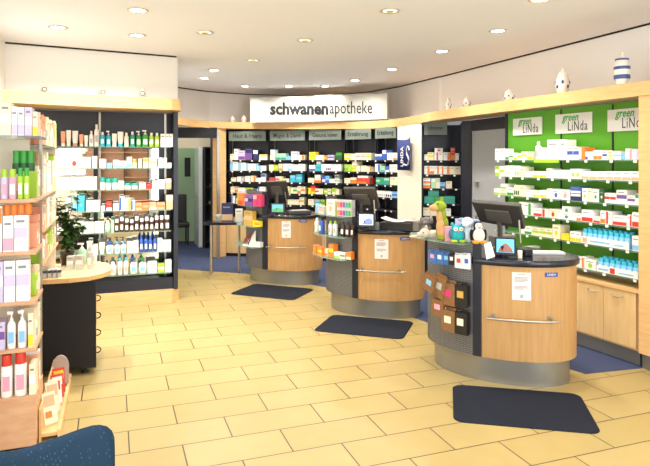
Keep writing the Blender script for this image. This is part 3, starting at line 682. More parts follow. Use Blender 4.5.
RL = ['60.5 65.5 15 t I W; 66 71 16 t W W; 72 78 15.5 t W I; 79 83.5 12 t I W; 84 88 11 t W W; 89 93.5 15.5 o W W; 94 99 22 o W W; 100 105 14.5 o Q W; 106 111 16 p Q W; 111.7 117 13 t W W; 117.4 123.5 15 t W Q; 124 129 14 o C W; 130 135 15 o T W; 136 141.4 16 p G W; 142 148.6 17 p G W; 149 154 14 o L W; 154.6 159.6 14 o L W; 160.6 165.6 13 b W C; 166 169 13 b W S; 169.4 173 13 b W C',
      '57 68 11 b W S; 68.3 80 11 b W R d; 80.3 91 11 b W S; 92 97 12 b W S; 99.5 106 9 b W A; 106.6 112 5 b A W; 113 119 8 b W A l; 119 126.5 7 b W A l; 127 132 11 b W A l; 132.2 137 9 j C Z; 138.2 142 9 b C W; 143 148.4 10 b C Z u; 149 157 10 b C E m; 158 163 10 b W S m; 163.4 167 10 b C E; 167.4 171.6 5 b C Y',
      '57 70 13 b W S; 70.3 83 13 b W S; 83.3 97 13 b W S; 100 105 12 j W T; 105.3 111 11 j W T; 111.6 118 11 j W T; 118.5 124 8 b W S; 124.3 131 6 j W T; 131.5 138 6 j W T; 139 146 6 b W P m; 146.6 152 5 b R W; 152.3 157 8 b W C; 157.4 165 9 b W C; 165.4 171.4 10 b I W u',
      '66 71 14 b W A; 71.5 77 15 b A W; 78 84.5 16 b Q A d; 86 92.6 11 b W S; 93 100 11 b W S; 101 105 5 b W C; 106 112 9 b R W l; 113 118.6 7 b W S; 119.5 124.6 14 b W B f; 125 130.6 12.5 b C Y r; 131.4 135 10 b W B f; 135.4 142 7 b I O m; 142.3 149 7 b O I m; 149.3 156.6 7.4 b I W l; 157 165 7 b I O m; 166 173 14.5 b E C u',
      '57 66 12 b W J r; 66.4 75 12 b W J r; 75.4 84 12 b W J r; 84.4 94 11 b W S; 94.4 104 11 b W S; 104.6 110.6 12 o J W; 111 114 12 b J W; 114.4 119 13 q H W; 119.6 124 15 q H W; 124.6 129 13 q H W; 129.6 134 12 q H W; 134.5 139 15 q H W; 139.6 144 13 q H W; 144.6 149 14 q H W; 149.6 154 13 q H W; 154.6 159 15 q H W; 159.6 164 15 q H W; 164.6 170 15 q H W',
      '87 92 12 b W C; 93 98 10 b C W; 99 104.6 12 t W W; 106 113.6 12 p W B; 114.4 120 12 p W A; 120.4 126.4 12 p W A; 127 133 11 b W S; 133.3 138.4 12 b W C; 139.4 143.4 17 o B B; 144 148 17 o B N; 148.4 152.4 16 o B B; 153 157 16.5 o B N; 157.6 162.6 13 b W S; 163 167 11 b W C; 167.3 171 11 b W C',
      '100 104 9 o W B; 104.5 108.6 9 o W B; 109 116.6 13 o W W; 117.6 122.4 17 o W Q; 123.4 128.2 17 o W Q; 130 137.4 16 p W B; 138.6 147 15 p W G; 147.6 152 11 b W J; 152.3 157 11 b W C; 157.6 164.6 8.5 b L W m; 165 171.6 12 b W C m']
for k, sp in enumerate(RL): row(LA, LB, ZL[k], sp, '%s glass shelf of mirrored display' % ['top', 'second', 'third', 'fourth', 'fifth', 'sixth', 'bottom'][k], 'skincare packs on the mirrored display', .12)

# ------------------------------------------------------------------ near left shelving unit
SX0, SX1, SY0, SY1 = -1.03, -.425, 3.84, 4.2
th = thing('display_shelving', 'beech display shelving at the left edge packed with cosmetics', 'shelving', (-.7, 4.0, 0))
mb = MB(); mb.box(SX0, SX1, SY0, SY1, .02, .296, BEECH); obj('base_cabinet', mb, th, .004)
mb = MB(); mb.box(SX0+.02, SX1-.03, SY0+.03, SY1-.02, 0, .02, DARK); obj('toe_kick', mb, th)
ZS = [.318, .597, .873, 1.165, 1.472]
for z in ZS: mb = MB(); mb.box(SX0, SX1, SY0, SY1, z-.022, z, BEECH); obj('shelf', mb, th, .003)
mb = MB(); mb.box(SX0, SX1+.02, SY0, SY1, 1.828, 1.842, glassy('grey_glass', '7d8488', .55)); obj('glass_shelf', mb, th)
mb = MB(); mb.box(SX0, -.50, SY1-.012, SY1, .29, 1.83, mat('cream_panel', 'e8dfc8', .6)); obj('back_panel', mb, th)
for x, y in ((SX1-.012, SY1-.012),): mb = MB(); mb.box(x-.008, x+.008, y-.008, y+.008, .275, 1.83, STEEL); obj('post', mb, th)
# taller wall shelving above the rounded table
th = thing('wall_shelving', 'cream wall shelving of cosmetics above the rounded table', 'shelving', (-.7, 4.7, .9))
WY0, WY1 = 4.22, 5.34
mb = MB(); mb.box(SX0, -.72, WY0, WY1, .80, 2.1, M['cream_panel']); obj('back_panel', mb, th)
ZW = [1.02, 1.235, 1.47, 1.80]
for z in ZW: mb = MB(); mb.box(-.72, SX1, WY0, WY1, z-.014, z, M['grey_glass'] if z > 1.7 else BEECH); obj('shelf', mb, th, .002)
mb = MB(); mb.box(-.72, SX1-.02, WY1-.015, WY1, .80, 2.0, M['cream_panel']); obj('end_panel', mb, th)
EA, EB = V2(SX0, SY0), V2(SX1, SY0)
zt = 1.842
RE = [(zt, '0 11 33 k C W m; 11.3 17.6 29 k W V l; 17.9 24.4 28.5 k W V l; 24.7 32 28.5 k V W m; 32.4 37.5 24 k C Y l', 'glass top shelf of left shelving'),
      (1.472, '-9 -1 28 q V L; 0 7.6 30 q V L; 8 16.4 30 q P L; 17 23 31 q L G; 23.4 29.4 31 q L G', 'second board of left shelving'),
      (1.165, '-6 2 46 k W O u; 2.6 13.6 36 k W P l; 14 28 36 k W V m', 'third board of left shelving'),
      (.873, '-7 3 41 k V W m; 3.5 15.4 41 k W V m; 16 29.5 41 k W V m', 'fourth board of left shelving'),
      (.597, '-6 5 28 k V U m; 6.4 15.4 38 p W W; 17 26.4 38 p W W; 28 33 34 k C Y l', 'fifth board of left shelving'),
      (.318, '-10 -1 40 q W R; 0 12 42 q W R; 13.5 26.5 43 q W R; 29 35.5 30 k C W m', 'lowest board of left shelving')]
for z, sp, wh in RE: row(EA, EB, z, sp, 'end of '+wh if False else wh, 'cosmetics on the near end of the left shelving', .12, .01)
# orange caps standing on the tall boxes, dark green bottles behind
items = []
for px0 in (2.2, 9.6, 17, 24.2):
    a, m = hit(EA, EB, px0+3); o = make('j', .036, .036, .06, 'O', 'O', 'n', (a.x, a.y+.06, 1.165+36*m/F+.003), 0); items.append((o, 'j', 'orange cap on the white boxes', False))
label_items(items, 'third board of left shelving', 'orange caps on the left shelving')
items = []
for px0 in (9, 16.5, 24):
    a, m = hit(EA, EB, px0+3); o = make('q', .046, .04, .285, 'D', 'G', 'n', (a.x, a.y+.17, 1.4726), 0); items.append((o, 'q', 'tall dark green bottle', False))
label_items(items, 'back of second board, left shelving', 'tall green bottles on the left shelving')
# long side facing the aisle
random.seed(12)
pal = ['C', 'C', 'W', 'W', 'C', 'E', 'C', 'W', 'L', 'C', 'I']
def side_row(z, y, y1, hmin, hmax, where):
    items = []; x0 = SX1-.012
    while y < y1-.04:
        w = random.uniform(.05, .085); hh = random.uniform(hmin, hmax)
        kind = random.choice('kkkkoj'); b = random.choice(pal); a = random.choice('WCECWESCLORQ'); pt = random.choice('lumn')
        if kind == 'j': hh = .07
        if kind != 'k': w = min(w, .06)
        w = min(w, y1-y)
        dd = .1 if kind == 'k' else w
        o = make(kind, w, dd, hh, b, a, pt, (x0-dd/2, y+w/2, z+.0006), PI/2); items.append((o, kind, desc(kind, b, a, pt), False)); y += w+.006
    label_items(items, where, 'cosmetics on the aisle side of the left shelving')
for k, z in enumerate(ZS+[zt]): side_row(z, SY0+.14, SY1-.03, .14, .2, 'aisle end of the %s board, left edge shelving' % ['lowest', 'fifth', 'fourth', 'third', 'second', 'top'][k])
for k, z in enumerate(ZW): side_row(z, WY0+.01, WY1-.03, [.13, .15, .2, .16][k], [.18, .2, .29, .22][k], '%s wall shelf above the rounded table' % ['lowest', 'third', 'second', 'top'][k])
# pink pack on top at the far left edge
pa = W(0, 3.9)
# ------------------------------------------------------------------ leaflet rack beside it
th = thing('leaflet_rack', 'low maple leaflet rack on the floor beside the left shelving', 'rack', (-.375, 4.4, 0))
mb = MB(); mb.box(-.406, -.315, 3.92, 4.86, .03, .05, MAPLE); obj('base_board', mb, th)
mb = MB(); mb.box(-.315, -.298, 3.9, 4.9, 0, .07, MAPLE); obj('side_board', mb, th)
mb = MB(); mb.box(-.42, -.406, 3.92, 4.86, 0, .2, MAPLE); obj('inner_board', mb, th)
poly = [(-.305, .05)]+[(-.36+.056*math.cos(PI*k/12), .19+.085*math.sin(PI*k/12)) for k in range(13)]+[(-.415, .05)]
mb = MB(); mb.loft([[(x, 4.70, z) for x, z in poly], [(x, 4.715, z) for x, z in poly]], mat('grey_back_board', 'b7aaa0', .5), False); obj('arched_back', mb, th)
for k, (y, x, c1, c2, tl, rz, hgt) in enumerate([(4.56, -.36, 'R', 'Y', -.12, .3, .17), (4.46, -.36, 'R', 'W', -.15, .35, .16), (4.34, -.36, 'W', 'R', -.2, .4, .17), (4.2, -.36, 'C', 'E', -.25, .45, .2), (4.04, -.36, 'C', 'E', -.3, .5, .19)]):
    mb = MB(); w_ = .082
    mb.box(-w_/2, w_/2, -.003, .003, 0, hgt, pm(c1)); mb.face([(-w_*.4, -.0035, hgt*.55), (w_*.4, -.0035, hgt*.55), (w_*.4, -.0035, hgt*.9), (-w_*.4, -.0035, hgt*.9)], pm(c2))
    mb.face([(-w_*.4, -.0035, hgt*.2), (w_*.1, -.0035, hgt*.2), (w_*.1, -.0035, hgt*.4), (-w_*.4, -.0035, hgt*.4)], pm('B' if k == 2 else 'O'))
    o = obj('leaflet', mb); o.location = (x, y, .055); o.rotation_euler = (tl, 0, rz)
    tag(o, ['bright red leaflet at the back of the rack before the arched board', 'cream leaflet with red print in the low rack', 'white leaflet with red and blue print in the rack', 'tall cream leaflet with beige print in the low rack', 'foremost cream leaflet in the low rack'][k], 'leaflet', 'leaflets in the low rack')
# ------------------------------------------------------------------ semicircular display table with plant
tl, tr = W(36, 4.80), W(99, 4.78)
th = thing('display_table', 'rounded maple display table with black panelled body', 'table', ((tl.x+tr.x)/2, 5.25, 0))
a = V2(-.60, 5.13); b = V2(-.115, 5.10)
mb = MB(); mb.prism([(-.60, 5.08), (-.125, 5.03), (-.15, 5.5), (-.60, 5.5)], .05, .745, DARK); obj('body', mb, th, .004)
mb = MB()
for x, y in ((-.21, 5.1), (-.18, 5.42), (-.55, 5.14)): mb = MB(); mb.lathe([(.03, 0), (.03, .012), (.014, .02), (.014, .06)], BLACKP, (x, y, 0), 12); obj('foot', mb, th)
pts = [(-.62, 5.03), (-.48, 4.99), (-.32, 4.985), (-.18, 5.02), (-.08, 5.11), (-.02, 5.25), (-.01, 5.42), (-.04, 5.6), (-.12, 5.72), (-.62, 5.72)]
mb = MB(); mb.prism(pts, .745, .78, MAPLE); obj('tabletop', mb, th, .008)
for k, z in enumerate((.597, .46, .323, .185)):
    mb = MB(); pr = [(-.124+.032*math.sin(PI*j/8), 5.05, z+.024*math.cos(PI*j/8)) for j in range(9)]; mb.tube(pr, .005, BLACKP, 6); obj('hook', mb, th)
TZ = .7806
def on_table(px, d, kind, w, h, base, acc, pat='n', dd=None):
    p = W(px, d); return make(kind, w, dd or w, h, base, acc, pat, (p.x, p.y, TZ), -.25)
its = []
def addt(o, label, cat): tag(o, label, cat, 'testers on the rounded table')
addt(on_table(82, 5.15, 'p', .075, .2, 'J', 'W'), 'left one of two pale green pump bottles on the rounded table', 'bottle')
addt(on_table(91, 5.2, 'p', .075, .21, 'J', 'W'), 'right one of two pale green pump bottles on the rounded table', 'bottle')
addt(on_table(71, 4.98, 'k', .055, .11, 'S', 'W', 'm'), 'left small grey carton at the front of the rounded table', 'box')
addt(on_table(80, 4.98, 'k', .055, .115, 'S', 'W', 'm'), 'right small grey carton at the front of the rounded table', 'box')
addt(on_table(90, 5.0, 'o', .05, .19, 'S', 'S'), 'slim grey bottle at the right of the rounded table', 'bottle')
addt(on_table(93.5, 5.2, 'o', .06, .16, 'W', 'C'), 'white bottle behind the slim grey one on the rounded table', 'bottle')
p = W(78, 4.95); th = thing('acrylic_stand', 'clear acrylic stand at the front of the rounded table', 'stand', (p.x, p.y, TZ)); mb = MB(); mb.box(p.x-.13, p.x+.11, p.y-.07, p.y-.06, TZ, TZ+.05, CLEAR); mb.box(p.x-.13, p.x+.11, p.y-.06, p.y-.05, TZ, TZ+.004, CLEAR); obj('front_plate', mb, th)
for k in range(4):
    o = make('k', .03, .14, .06, 'S', 'K', 'u', (-.52+.035*k, 5.12, TZ), .3); addt(o, ['leftmost', 'second', 'third', 'rightmost'][k]+' grey sample pack in the row on the rounded table', 'box')
# plant: stems and leaves grown from a dark pot
pp = W(67, 5.12); th = thing('potted_fig', 'leafy green potted fig on the rounded table', 'plant', (pp.x, pp.y, TZ))
mb = MB(); mb.lathe([(.045, 0), (.062, .12), (.068, .125), (.06, .126), (.055, .11), (.001, .11)], BLACKP, (pp.x, pp.y, TZ), 18); obj('pot', mb, th)
random.seed(5); LEAF = mat('fig_leaf', '2f4a1e', .5); LEAF2 = mat('fig_leaf_light', '4c6a2c', .5); st = MB(); lf_ = MB()
for k in range(11):
    a = random.uniform(0, 2*PI); reach = random.uniform(.05, .15); top = random.uniform(.25, .66); path = []
    for j in range(9):
        u = j/8; path.append((pp.x+reach*u*u*math.cos(a)+.01*math.sin(9*u+k), pp.y+reach*u*u*math.sin(a)*.7, TZ+.1+top*u-.08*u**4))
    st.tube(path, [.004*(1-.6*j/8) for j in range(9)], mat('fig_stem', '4a3b24', .8), 5)
    for j in range(2, 9):
        for q in range(5):
            b = random.uniform(0, 2*PI); l = random.uniform(.055, .09); wv = l*.3; p0 = Vector(path[j]); dr_ = Vector((math.cos(b), math.sin(b)*.8, random.uniform(-.7, .3))).normalized(); sd = dr_.cross(Vector((0, 0, 1))).normalized()*wv; upv = sd.cross(dr_).normalized()*.006
            P_ = [p0, p0+dr_*l*.35+sd+upv, p0+dr_*l*.7+sd*.7, p0+dr_*l, p0+dr_*l*.7-sd*.7, p0+dr_*l*.35-sd+upv]
            lf_.idx(P_, [(0, 1, 2, 3), (0, 3, 4, 5)], LEAF if random.random() < .7 else LEAF2, True)
obj('stem', st, th); obj('foliage', lf_, th)

# ------------------------------------------------------------------ counters
EA_, EB_ = .586, .387
class Counter:
    def __init__(s, cx, cy, th): s.c = V2(cx, cy); s.th = th
    def P(s, t, off=0):
        a, b = EA_+off, EB_+off; x, y = a*math.cos(t), b*math.sin(t); c, n = math.cos(s.th), math.sin(s.th)
        return V2(s.c.x+x*c-y*n, s.c.y+x*n+y*c)
    def tan(s, t): d = (s.P(t+.01)-s.P(t-.01)); return d.normalized()
    def at(s, px, off=0):               # front-side parameter whose photo column is px
        best = None
        for k in range(-200, 61):
            t = math.radians(k); p = s.P(t, off)
            tg = s.tan(t); out = Vector((tg.y, -tg.x))
            if out.dot(-p) < -.12: continue
            e = abs(colx(*p)-px)
            if best is None or e < best[0]: best = (e, t)
        return best[1]
    def poly(s, off, offl=None, n=72):
        o = []
        for k in range(n):
            t = 2*PI*k/n-PI; f = (1+math.cos(t+.4))/2; ff = off if offl is None else offl+(off-offl)*min(1, max(0, f*1.6)); o.append(s.P(t, ff))
        return o
PERF = perforated()
def arc_slab(c, t0, t1, off, th, z0, z1, m, n=28):
    mb = MB(); rings = []
    for k in range(n+1):
        t = t0+(t1-t0)*k/n; p, q = c.P(t, off), c.P(t, off+th); rings.append([(p.x, p.y, z0), (p.x, p.y, z1), (q.x, q.y, z1), (q.x, q.y, z0)])
    mb.loft(rings, m, False); return mb
def counter(c, strip, zs, rail, plate, shelves, label, paper, ptxt):
    root = thing('service_counter', label, 'counter', (c.c.x, c.c.y, 0), 'oval service counters')
    mb = MB(); mb.prism(c.poly(-.05), 0, .2, ALU, True); obj('plinth', mb, root)
    mb = MB(); mb.prism(c.poly(0), .2, .905, MAPLE_DK, True); obj('front_panel', mb, root)
    r0, r1 = [[(p.x, p.y, z) for p in c.poly(o, ol)] for o, ol, z in ((.012, -.006, .905), (.022, -.002, .912))], [[(p.x, p.y, z) for p in c.poly(o, ol)] for o, ol, z in ((.022, -.002, .945), (.012, -.008, .954))]
    mb = MB(); mb.loft(r0+r1, NAVYTOP, True); obj('countertop', mb, root)
    ta, tb = c.at(strip[0]), c.at(strip[1])
    mb = arc_slab(c, ta, tb, .002, .016, .205, zs, NAVY, 4); obj('edge_strip', mb, root)
    tend = ta-math.radians(100)
    mb = arc_slab(c, tend, ta, .002, .008, .205, zs, PERF)
    mb.uv = lambda co: (math.atan2(co.y-c.c.y, co.x-c.c.x)*.5, co.z)
    obj('perforated_screen', mb, root)
    for z, dep in shelves:
        ts0, ts1 = tend+math.radians(25), ta
        mb = arc_slab(c, ts0, ts1, .012, dep, z-.008, z, SHGLASS); obj('glass_shelf', mb, root)
        for f in (.25, .75):
            t = ts0+(ts1-ts0)*f; p, q = c.P(t, .01), c.P(t, dep*.8); mb = MB(); mb.tube([(p.x, p.y, z-.014), (q.x, q.y, z-.012)], .004, STEEL, 6); obj('shelf_bracket', mb, root)
    rx0, rx1, rz = rail
    t0, t1 = c.at(rx0, .06), c.at(rx1, .06); mb = MB()
    mb.tube([(*c.P(t0+(t1-t0)*k/12, .06), rz) for k in range(13)], .0085, STEEL, 10); rl = obj('rail', mb, root)
    for f in (.07, .91):
        t = t0+(t1-t0)*f; p, q = c.P(t, 0.0), c.P(t, .06); mb = MB(); mb.tube([(*p, rz+.012), (*(p.lerp(q, .1)), rz+.012)], .018, STEEL, 12); mb.tube([(*p, rz+.012), (*q, rz)], .007, STEEL, 8); obj('bracket', mb, root)
    pa, pb = c.at(plate[0], .002), c.at(plate[1], .002); mb = arc_slab(c, pa, pb, .001, .002, plate[2], plate[3], mat('blue_label', '1f4a9c', .4), 4); lp = obj('label_plate', mb, root)
    tm = (pa+pb)/2; tg = c.tan(tm); q = c.P(tm, .0045); me = text_mesh('LINDA', (plate[3]-plate[2])*.75, pm('W'), ext=.0002); lay_text(me, (q.x, q.y, (plate[2]+plate[3])/2), math.atan2(tg.y, tg.x), lp)
    qa, qb = c.at(paper[0], .002), c.at(paper[1], .002)
    tm = (qa+qb)/2; q = c.P(tm, .003); n_ = thing('paper_notice', ptxt, 'notice', (q.x, q.y, paper[2]), 'paper notices on the counters')
    obj('sheet', arc_slab(c, qa, qb, .0012, .0012, paper[2], paper[3], mat('notice_paper', 'ebe1de', .7), 5), n_)
    hh = paper[3]-paper[2]
    for k, (u0, u1, v) in enumerate([(.3, .7, .93), (.12, .85, .82), (.12, .8, .77), (.12, .86, .72), (.12, .7, .67), (.12, .8, .5), (.12, .86, .45), (.12, .6, .4), (.42, .58, .14)]):
        x0, x1 = qa+(qb-qa)*u0, qa+(qb-qa)*u1; hz = hh*(.016 if k < 8 else .06); z_ = paper[2]+hh*v
        pm_ = MB(); Q_ = [c.P(x0+(x1-x0)*j/6, .0034) for j in range(7)]; pm_.idx([(p.x, p.y, z_-hz) for p in Q_]+[(p.x, p.y, z_+hz) for p in Q_], [(j, j+1, j+8, j+7) for j in range(6)], mat('notice_print', 'a9a6a8', .6)); obj('printed_line', pm_, n_)
    return root
K3 = Counter(2.963, 4.048, -.8876); K2 = Counter(2.799, 6.123, -.8813); K1 = Counter(2.292, 8.097, -.8336)
counter(K3, (474, 482), 1.065, (486, 560, zat(318, 4.42)), (544.8, 557.8, zat(275.4, 4.42), zat(271.2, 4.42)), [(1.07, .15)], 'nearest oval maple service counter with plush toys', (511.5, 531.5, zat(299, 4.42), zat(271.5, 4.42)), 'paper notice on the nearest counter front')
counter(K2, (353.5, 358), 1.27, (356, 406, zat(269.8, 6.35)), (400, 409.5, zat(240, 6.3), zat(236.6, 6.3)), [(1.09, .14), (.865, .15), (.63, .16)], 'middle oval maple service counter between the other two counters', (375, 388.5, zat(258.5, 6.3), zat(239, 6.3)), 'paper notice on the middle counter front')
counter(K1, (263, 267.6), 1.27, (266, 305.5, zat(246.3, 8.05)), (299, 307, zat(222, 8), zat(219, 8)), [(1.067, .13), (.79, .14), (.51, .16)], 'farthest oval maple service counter beside the dark side table', (281.8, 290.6, zat(237.5, 8), zat(221, 8)), 'paper notice on the farthest counter front')
def on_arc(c, px, off, z, kind, w, h, base, acc, pat='n', dd=None, dz=0):
    t = c.at(px, off); p = c.P(t, off); tg = c.tan(t)
    return make(kind, w, dd or w, h, base, acc, pat, (p.x, p.y, z+.0008+dz), math.atan2(tg.y, tg.x))
def arc_row(c, z, spec, where, group, off=.068):
    items = []
    for it in spec.split(';'):
        p = it.split(); x0, x1, h, kind, base, acc = float(p[0]), float(p[1]), float(p[2]), *p[3:6]; pat = p[6] if len(p) > 6 else 'n'; o_ = float(p[7]) if len(p) > 7 else 0
        oo = float(p[8]) if len(p) > 8 else off
        t = c.at((x0+x1)/2, oo); q = c.P(t, oo); d = depth(*q); w = (x1-x0)*d/F; tg = c.tan(t); r = q.normalized(); fx = abs(tg.x*r.y-tg.y*r.x); 
        if kind in 'bk': w = min(.2, w/max(.55, fx))
        else: w *= 1.15
        dd = .07 if kind in 'bk' else w
        rz = math.atan2(tg.y, tg.x)
        ob = make(kind, w, min(dd, .08), h*d/F, base, acc, pat, (q.x, q.y, z+.0008+o_*d/F), rz); items.append((ob, kind, desc(kind, base, acc, pat), o_ > 0))
    label_items(items, where, group)
arc_row(K2, 1.09, '313 320 8 k A O m 0 .1; 320 327 8 k S I m 0 .09; 329 337 15.5 k C I d; 338.5 353 8 k S O w; 338.5 353 8 k S O w 8.2', 'top shelf of middle counter', 'packs on the middle counter')
arc_row(K2, .865, '314 318.5 14 o W W n 0 .115; 319.5 324.5 17 o B K n 0 .1; 328.5 332.5 14 o W L; 333 337.5 15 o W L; 341 345.2 15 o H K; 346 350.2 15 o H K; 351 354 15 o H K', 'middle shelf of middle counter', 'packs on the middle counter', .06)
arc_row(K2, .63, '314.5 320 8 k O Z m 0 .125; 320 325 8 k O Y m 0 .11; 326 330 7 k C O l; 331 335.6 13 k O Y m; 336.4 342 6 k W L l; 342.3 347 6 k W G m; 347.5 352.5 7.4 k O C l', 'low shelf of middle counter', 'packs on the middle counter', .07)
arc_row(K1, 1.067, '236.5 239.4 11 k L Y m 0 .105; 239.6 245.6 12 k O R l 0 .1; 246.5 250 11 k U V m; 250.3 254.4 11 k U N m; 254.7 258.6 11.5 k X P u; 258.9 262.6 11.5 k X R u', 'top shelf of farthest counter', 'packs on the farthest counter')
arc_row(K1, .79, '245.5 254 15 k Z E m; 252 256 6 k Y Z; 256.3 261 5.5 k Y O m', 'middle shelf of farthest counter', 'packs on the farthest counter', .075)
arc_row(K1, .51, '254 261.5 5 k W S', 'low shelf of farthest counter', 'packs on the farthest counter', .06)
# sloped brush-tube holder on the low shelf
t_ = K1.at(249, .09); p = K1.P(t_, .09); tg = K1.tan(t_); th = thing('sample_holder', 'white sloped holder of dark red tubes on farthest counter', 'holder', (p.x, p.y, .511))
th.rotation_euler.z = math.atan2(tg.y, tg.x)
mb = MB(); mb.loft([[(-.1, -.04, 0), (.1, -.04, 0), (.1, .04, 0), (-.1, .04, 0)], [(-.1, -.03, .05), (.1, -.03, .07), (.1, .04, .22), (-.1, .04, .06)]], pm('W'), False); o = obj('stand', mb); o.parent = th
for k in range(4):
    mb = MB(); x = -.08+k*.04; mb.tube([(x, -.042, .03), (x+.04, -.03, .1+.012*k), (x+.07, -.005, .15+.018*k)], .009, mat('dark_red_tube', '7a3a2c', .5), 8); o = obj('tube', mb); o.parent = th
# dark side table left of the farthest counter
th = thing('side_table', 'narrow dark-topped side table with steel leg by farthest counter', 'table', (1.6, 8.85, 0))
mb = MB(); mb.prism([(1.24, 8.82), (1.86, 8.62), (1.93, 8.9), (1.33, 9.12)], .735, .775, NAVYTOP); obj('tabletop', mb, th, .004)
mb = MB(); mb.tube([(1.385, 8.87, 0), (1.385, 8.87, .735)], .024, STEEL, 12); obj('leg', mb, th)
mb = MB(); mb.tube([(1.80, 8.86, 0), (1.80, 8.86, .735)], .02, STEEL, 12); obj('leg', mb, th)
w = W(218.5, 8.95); th = thing('glass_bowl', 'small clear glass bowl at the left end of the side table', 'bowl', (w.x, w.y, .776)); mb = MB(); mb.lathe([(.025, 0), (.03, .004), (.045, .07), (.05, .1), (.046, .1), (.04, .06), (.01, .012)], glassy('bowl_glass', 'd8ddd8', .45), (w.x, w.y, .776), 16); obj('bowl', mb, th)
w = W(227.5, 8.98); o = make('k', .17, .09, .27, 'N', 'E', 'l', (w.x, w.y, .7756), -.3); tag(o, 'dark navy and brown display box on the side table', 'box')
w = W(239, 8.85); o = make('k', .11, .07, .19, 'W', 'C', 'm', (w.x, w.y, .7756), -.2); tag(o, 'white paper pack beside the dark box on the side table', 'box')

# ------------------------------------------------------------------ tills: monitors, customer displays, printers
CT = .955
def quad_slab(p00, p10, p11, p01, th, m):     # slab from four 3D corners, thickness along its normal
    a, b, c_, d = map(Vector, (p00, p10, p11, p01)); nn = (b-a).cross(d-a).normalized()*th
    mb = MB(); v = [a, b, c_, d, a+nn, b+nn, c_+nn, d+nn]; mb.idx(v, [(0, 1, 2, 3), (7, 6, 5, 4), (0, 4, 5, 1), (1, 5, 6, 2), (2, 6, 7, 3), (3, 7, 4, 0)], m); return mb
def P3(px, py, d): p = W(px, d); return Vector((p.x, p.y, zat(py, d)))
def monitor(tlc, trc, brc, blc, base, label, arms):
    # corners are points in space: the panel leans away from the staff side
    th = thing('monitor', label, 'monitor', (base[0], base[1], CT), 'till monitors seen from behind')
    hs = obj('housing', quad_slab(blc, brc, trc, tlc, -.035, PLDARK), th, .006)
    c = (tlc+trc+brc+blc)/4; back = (brc-blc).cross(tlc-blc).normalized()
    mb = quad_slab(c+(blc-c)*.55+back*.012, c+(brc-c)*.55+back*.012, c+(trc-c)*.5+back*.012, c+(tlc-c)*.5+back*.012, -.012, PLGREY); obj('vent_cover', mb, th, .004)
    mb = quad_slab(c+(blc-c)*.95-back*.036, c+(brc-c)*.95-back*.036, c+(trc-c)*.95-back*.036, c+(tlc-c)*.95-back*.036, -.002, BLACKP); obj('screen', mb, th)
    mb = MB(); mb.tube([c-back*.02, Vector((base[0], base[1], (c.z+CT)/2)), Vector((base[0], base[1], CT+.02))], .022, PLGREY, 10); obj('stand', mb, th)
    mb = MB(); mb.box(base[0]-.07, base[0]+.07, base[1]-.06, base[1]+.05, CT, CT+.02, PLGREY); obj('foot', mb, th, .005)
    for p, q in arms: mb = MB(); mb.tube([p, q], .008, STEEL, 8); obj('arm', mb, th)
b3 = W(500, 4.92)
monitor(P3(471.4, 202.5, 4.78), P3(519.5, 206.5, 4.5), P3(524.5, 229.5, 4.7), P3(479.5, 222, 4.98), b3, 'monitor on nearest counter, seen from behind', [(P3(519, 220, 4.62), P3(520.5, 243, 4.62)), (P3(476, 216, 4.84), P3(477, 240, 4.9))])
b2 = W(361, 6.55)
monitor(P3(343, 188.5, 6.5), P3(374.5, 188.8, 6.2), P3(379, 208.5, 6.4), P3(349, 209.5, 6.7), b2, 'monitor on middle counter, seen from behind', [(P3(374, 200, 6.28), P3(375, 220, 6.28))])
b1 = W(277, 8.35)
monitor(P3(265.4, 182, 8.3), P3(284.8, 181.5, 8.05), P3(288.5, 198, 8.25), P3(268.5, 199, 8.5), b1, 'monitor on farthest counter, seen from behind', [(P3(285, 192, 8.12), P3(287, 207, 8.2))])
def till_display(px0, px1, py0, py1, d, label, scr):
    a, b = P3(px0, py1, d+.06), P3(px1, py1, d); a.z = b.z = max(CT+.012, min(a.z, b.z)); up = Vector((0, 0, (py1-py0)/F*d)); lean = W((px0+px1)/2, 1).normalized()*.04; ln = Vector((lean.x, lean.y, 0))
    c0 = (a+b)/2; th = thing('customer_display', label, 'display', (c0.x, c0.y, CT), 'small customer displays')
    obj('bezel', quad_slab(a, b, b+up+ln, a+up+ln, -.02, BLACKP), th, .004)
    nn = (b-a).cross(up).normalized()*.0015; i = lambda u, v: a+(b-a)*u+(up+ln)*v+nn
    mb = MB(); mb.idx([i(.1, .16), i(.9, .16), i(.9, .9), i(.1, .9)], [(0, 1, 2, 3)], scr[0])
    sc = obj('screen', mb, th)
    mb = MB(); mb.idx([i(u, v)+nn for u, v in scr[2]], [list(range(len(scr[2])))], scr[1]); obj('picture', mb, sc)
    mb = MB(); mb.box(c0.x-.03, c0.x+.03, c0.y+.0, c0.y+.09, CT, CT+.02, BLACKP); mb.box(c0.x-.015, c0.x+.015, c0.y+.02, c0.y+.05, CT+.02, c0.z+.07, BLACKP); obj('stand', mb, th)
hill = [(.14, .18), (.86, .18), (.8, .4), (.62, .62), (.5, .7), (.36, .58), (.25, .45)]
till_display(494.5, 516.3, 240, 257.5, 4.5, 'customer display with rock picture on nearest counter', (emis('screen_cyan', '5cc4e8', .9), emis('screen_rock', '8a5a4c', .5), hill))
till_display(357.5, 375, 213, 227, 6.2, 'customer display with white and blue picture on middle counter', (emis('screen_pale', 'b8c8ec', .9), emis('screen_blue', '6a78c0', .6), [(.3, .2), (.86, .2), (.84, .5), (.7, .66), (.5, .6)]))
till_display(270.6, 284.6, 204, 214, 8.05, 'customer display with green picture on farthest counter', (emis('screen_teal', '5a9aa8', .7), emis('screen_green', '4c9a5a', .5), [(.12, .18), (.88, .18), (.88, .45), (.5, .55), (.12, .4)]))
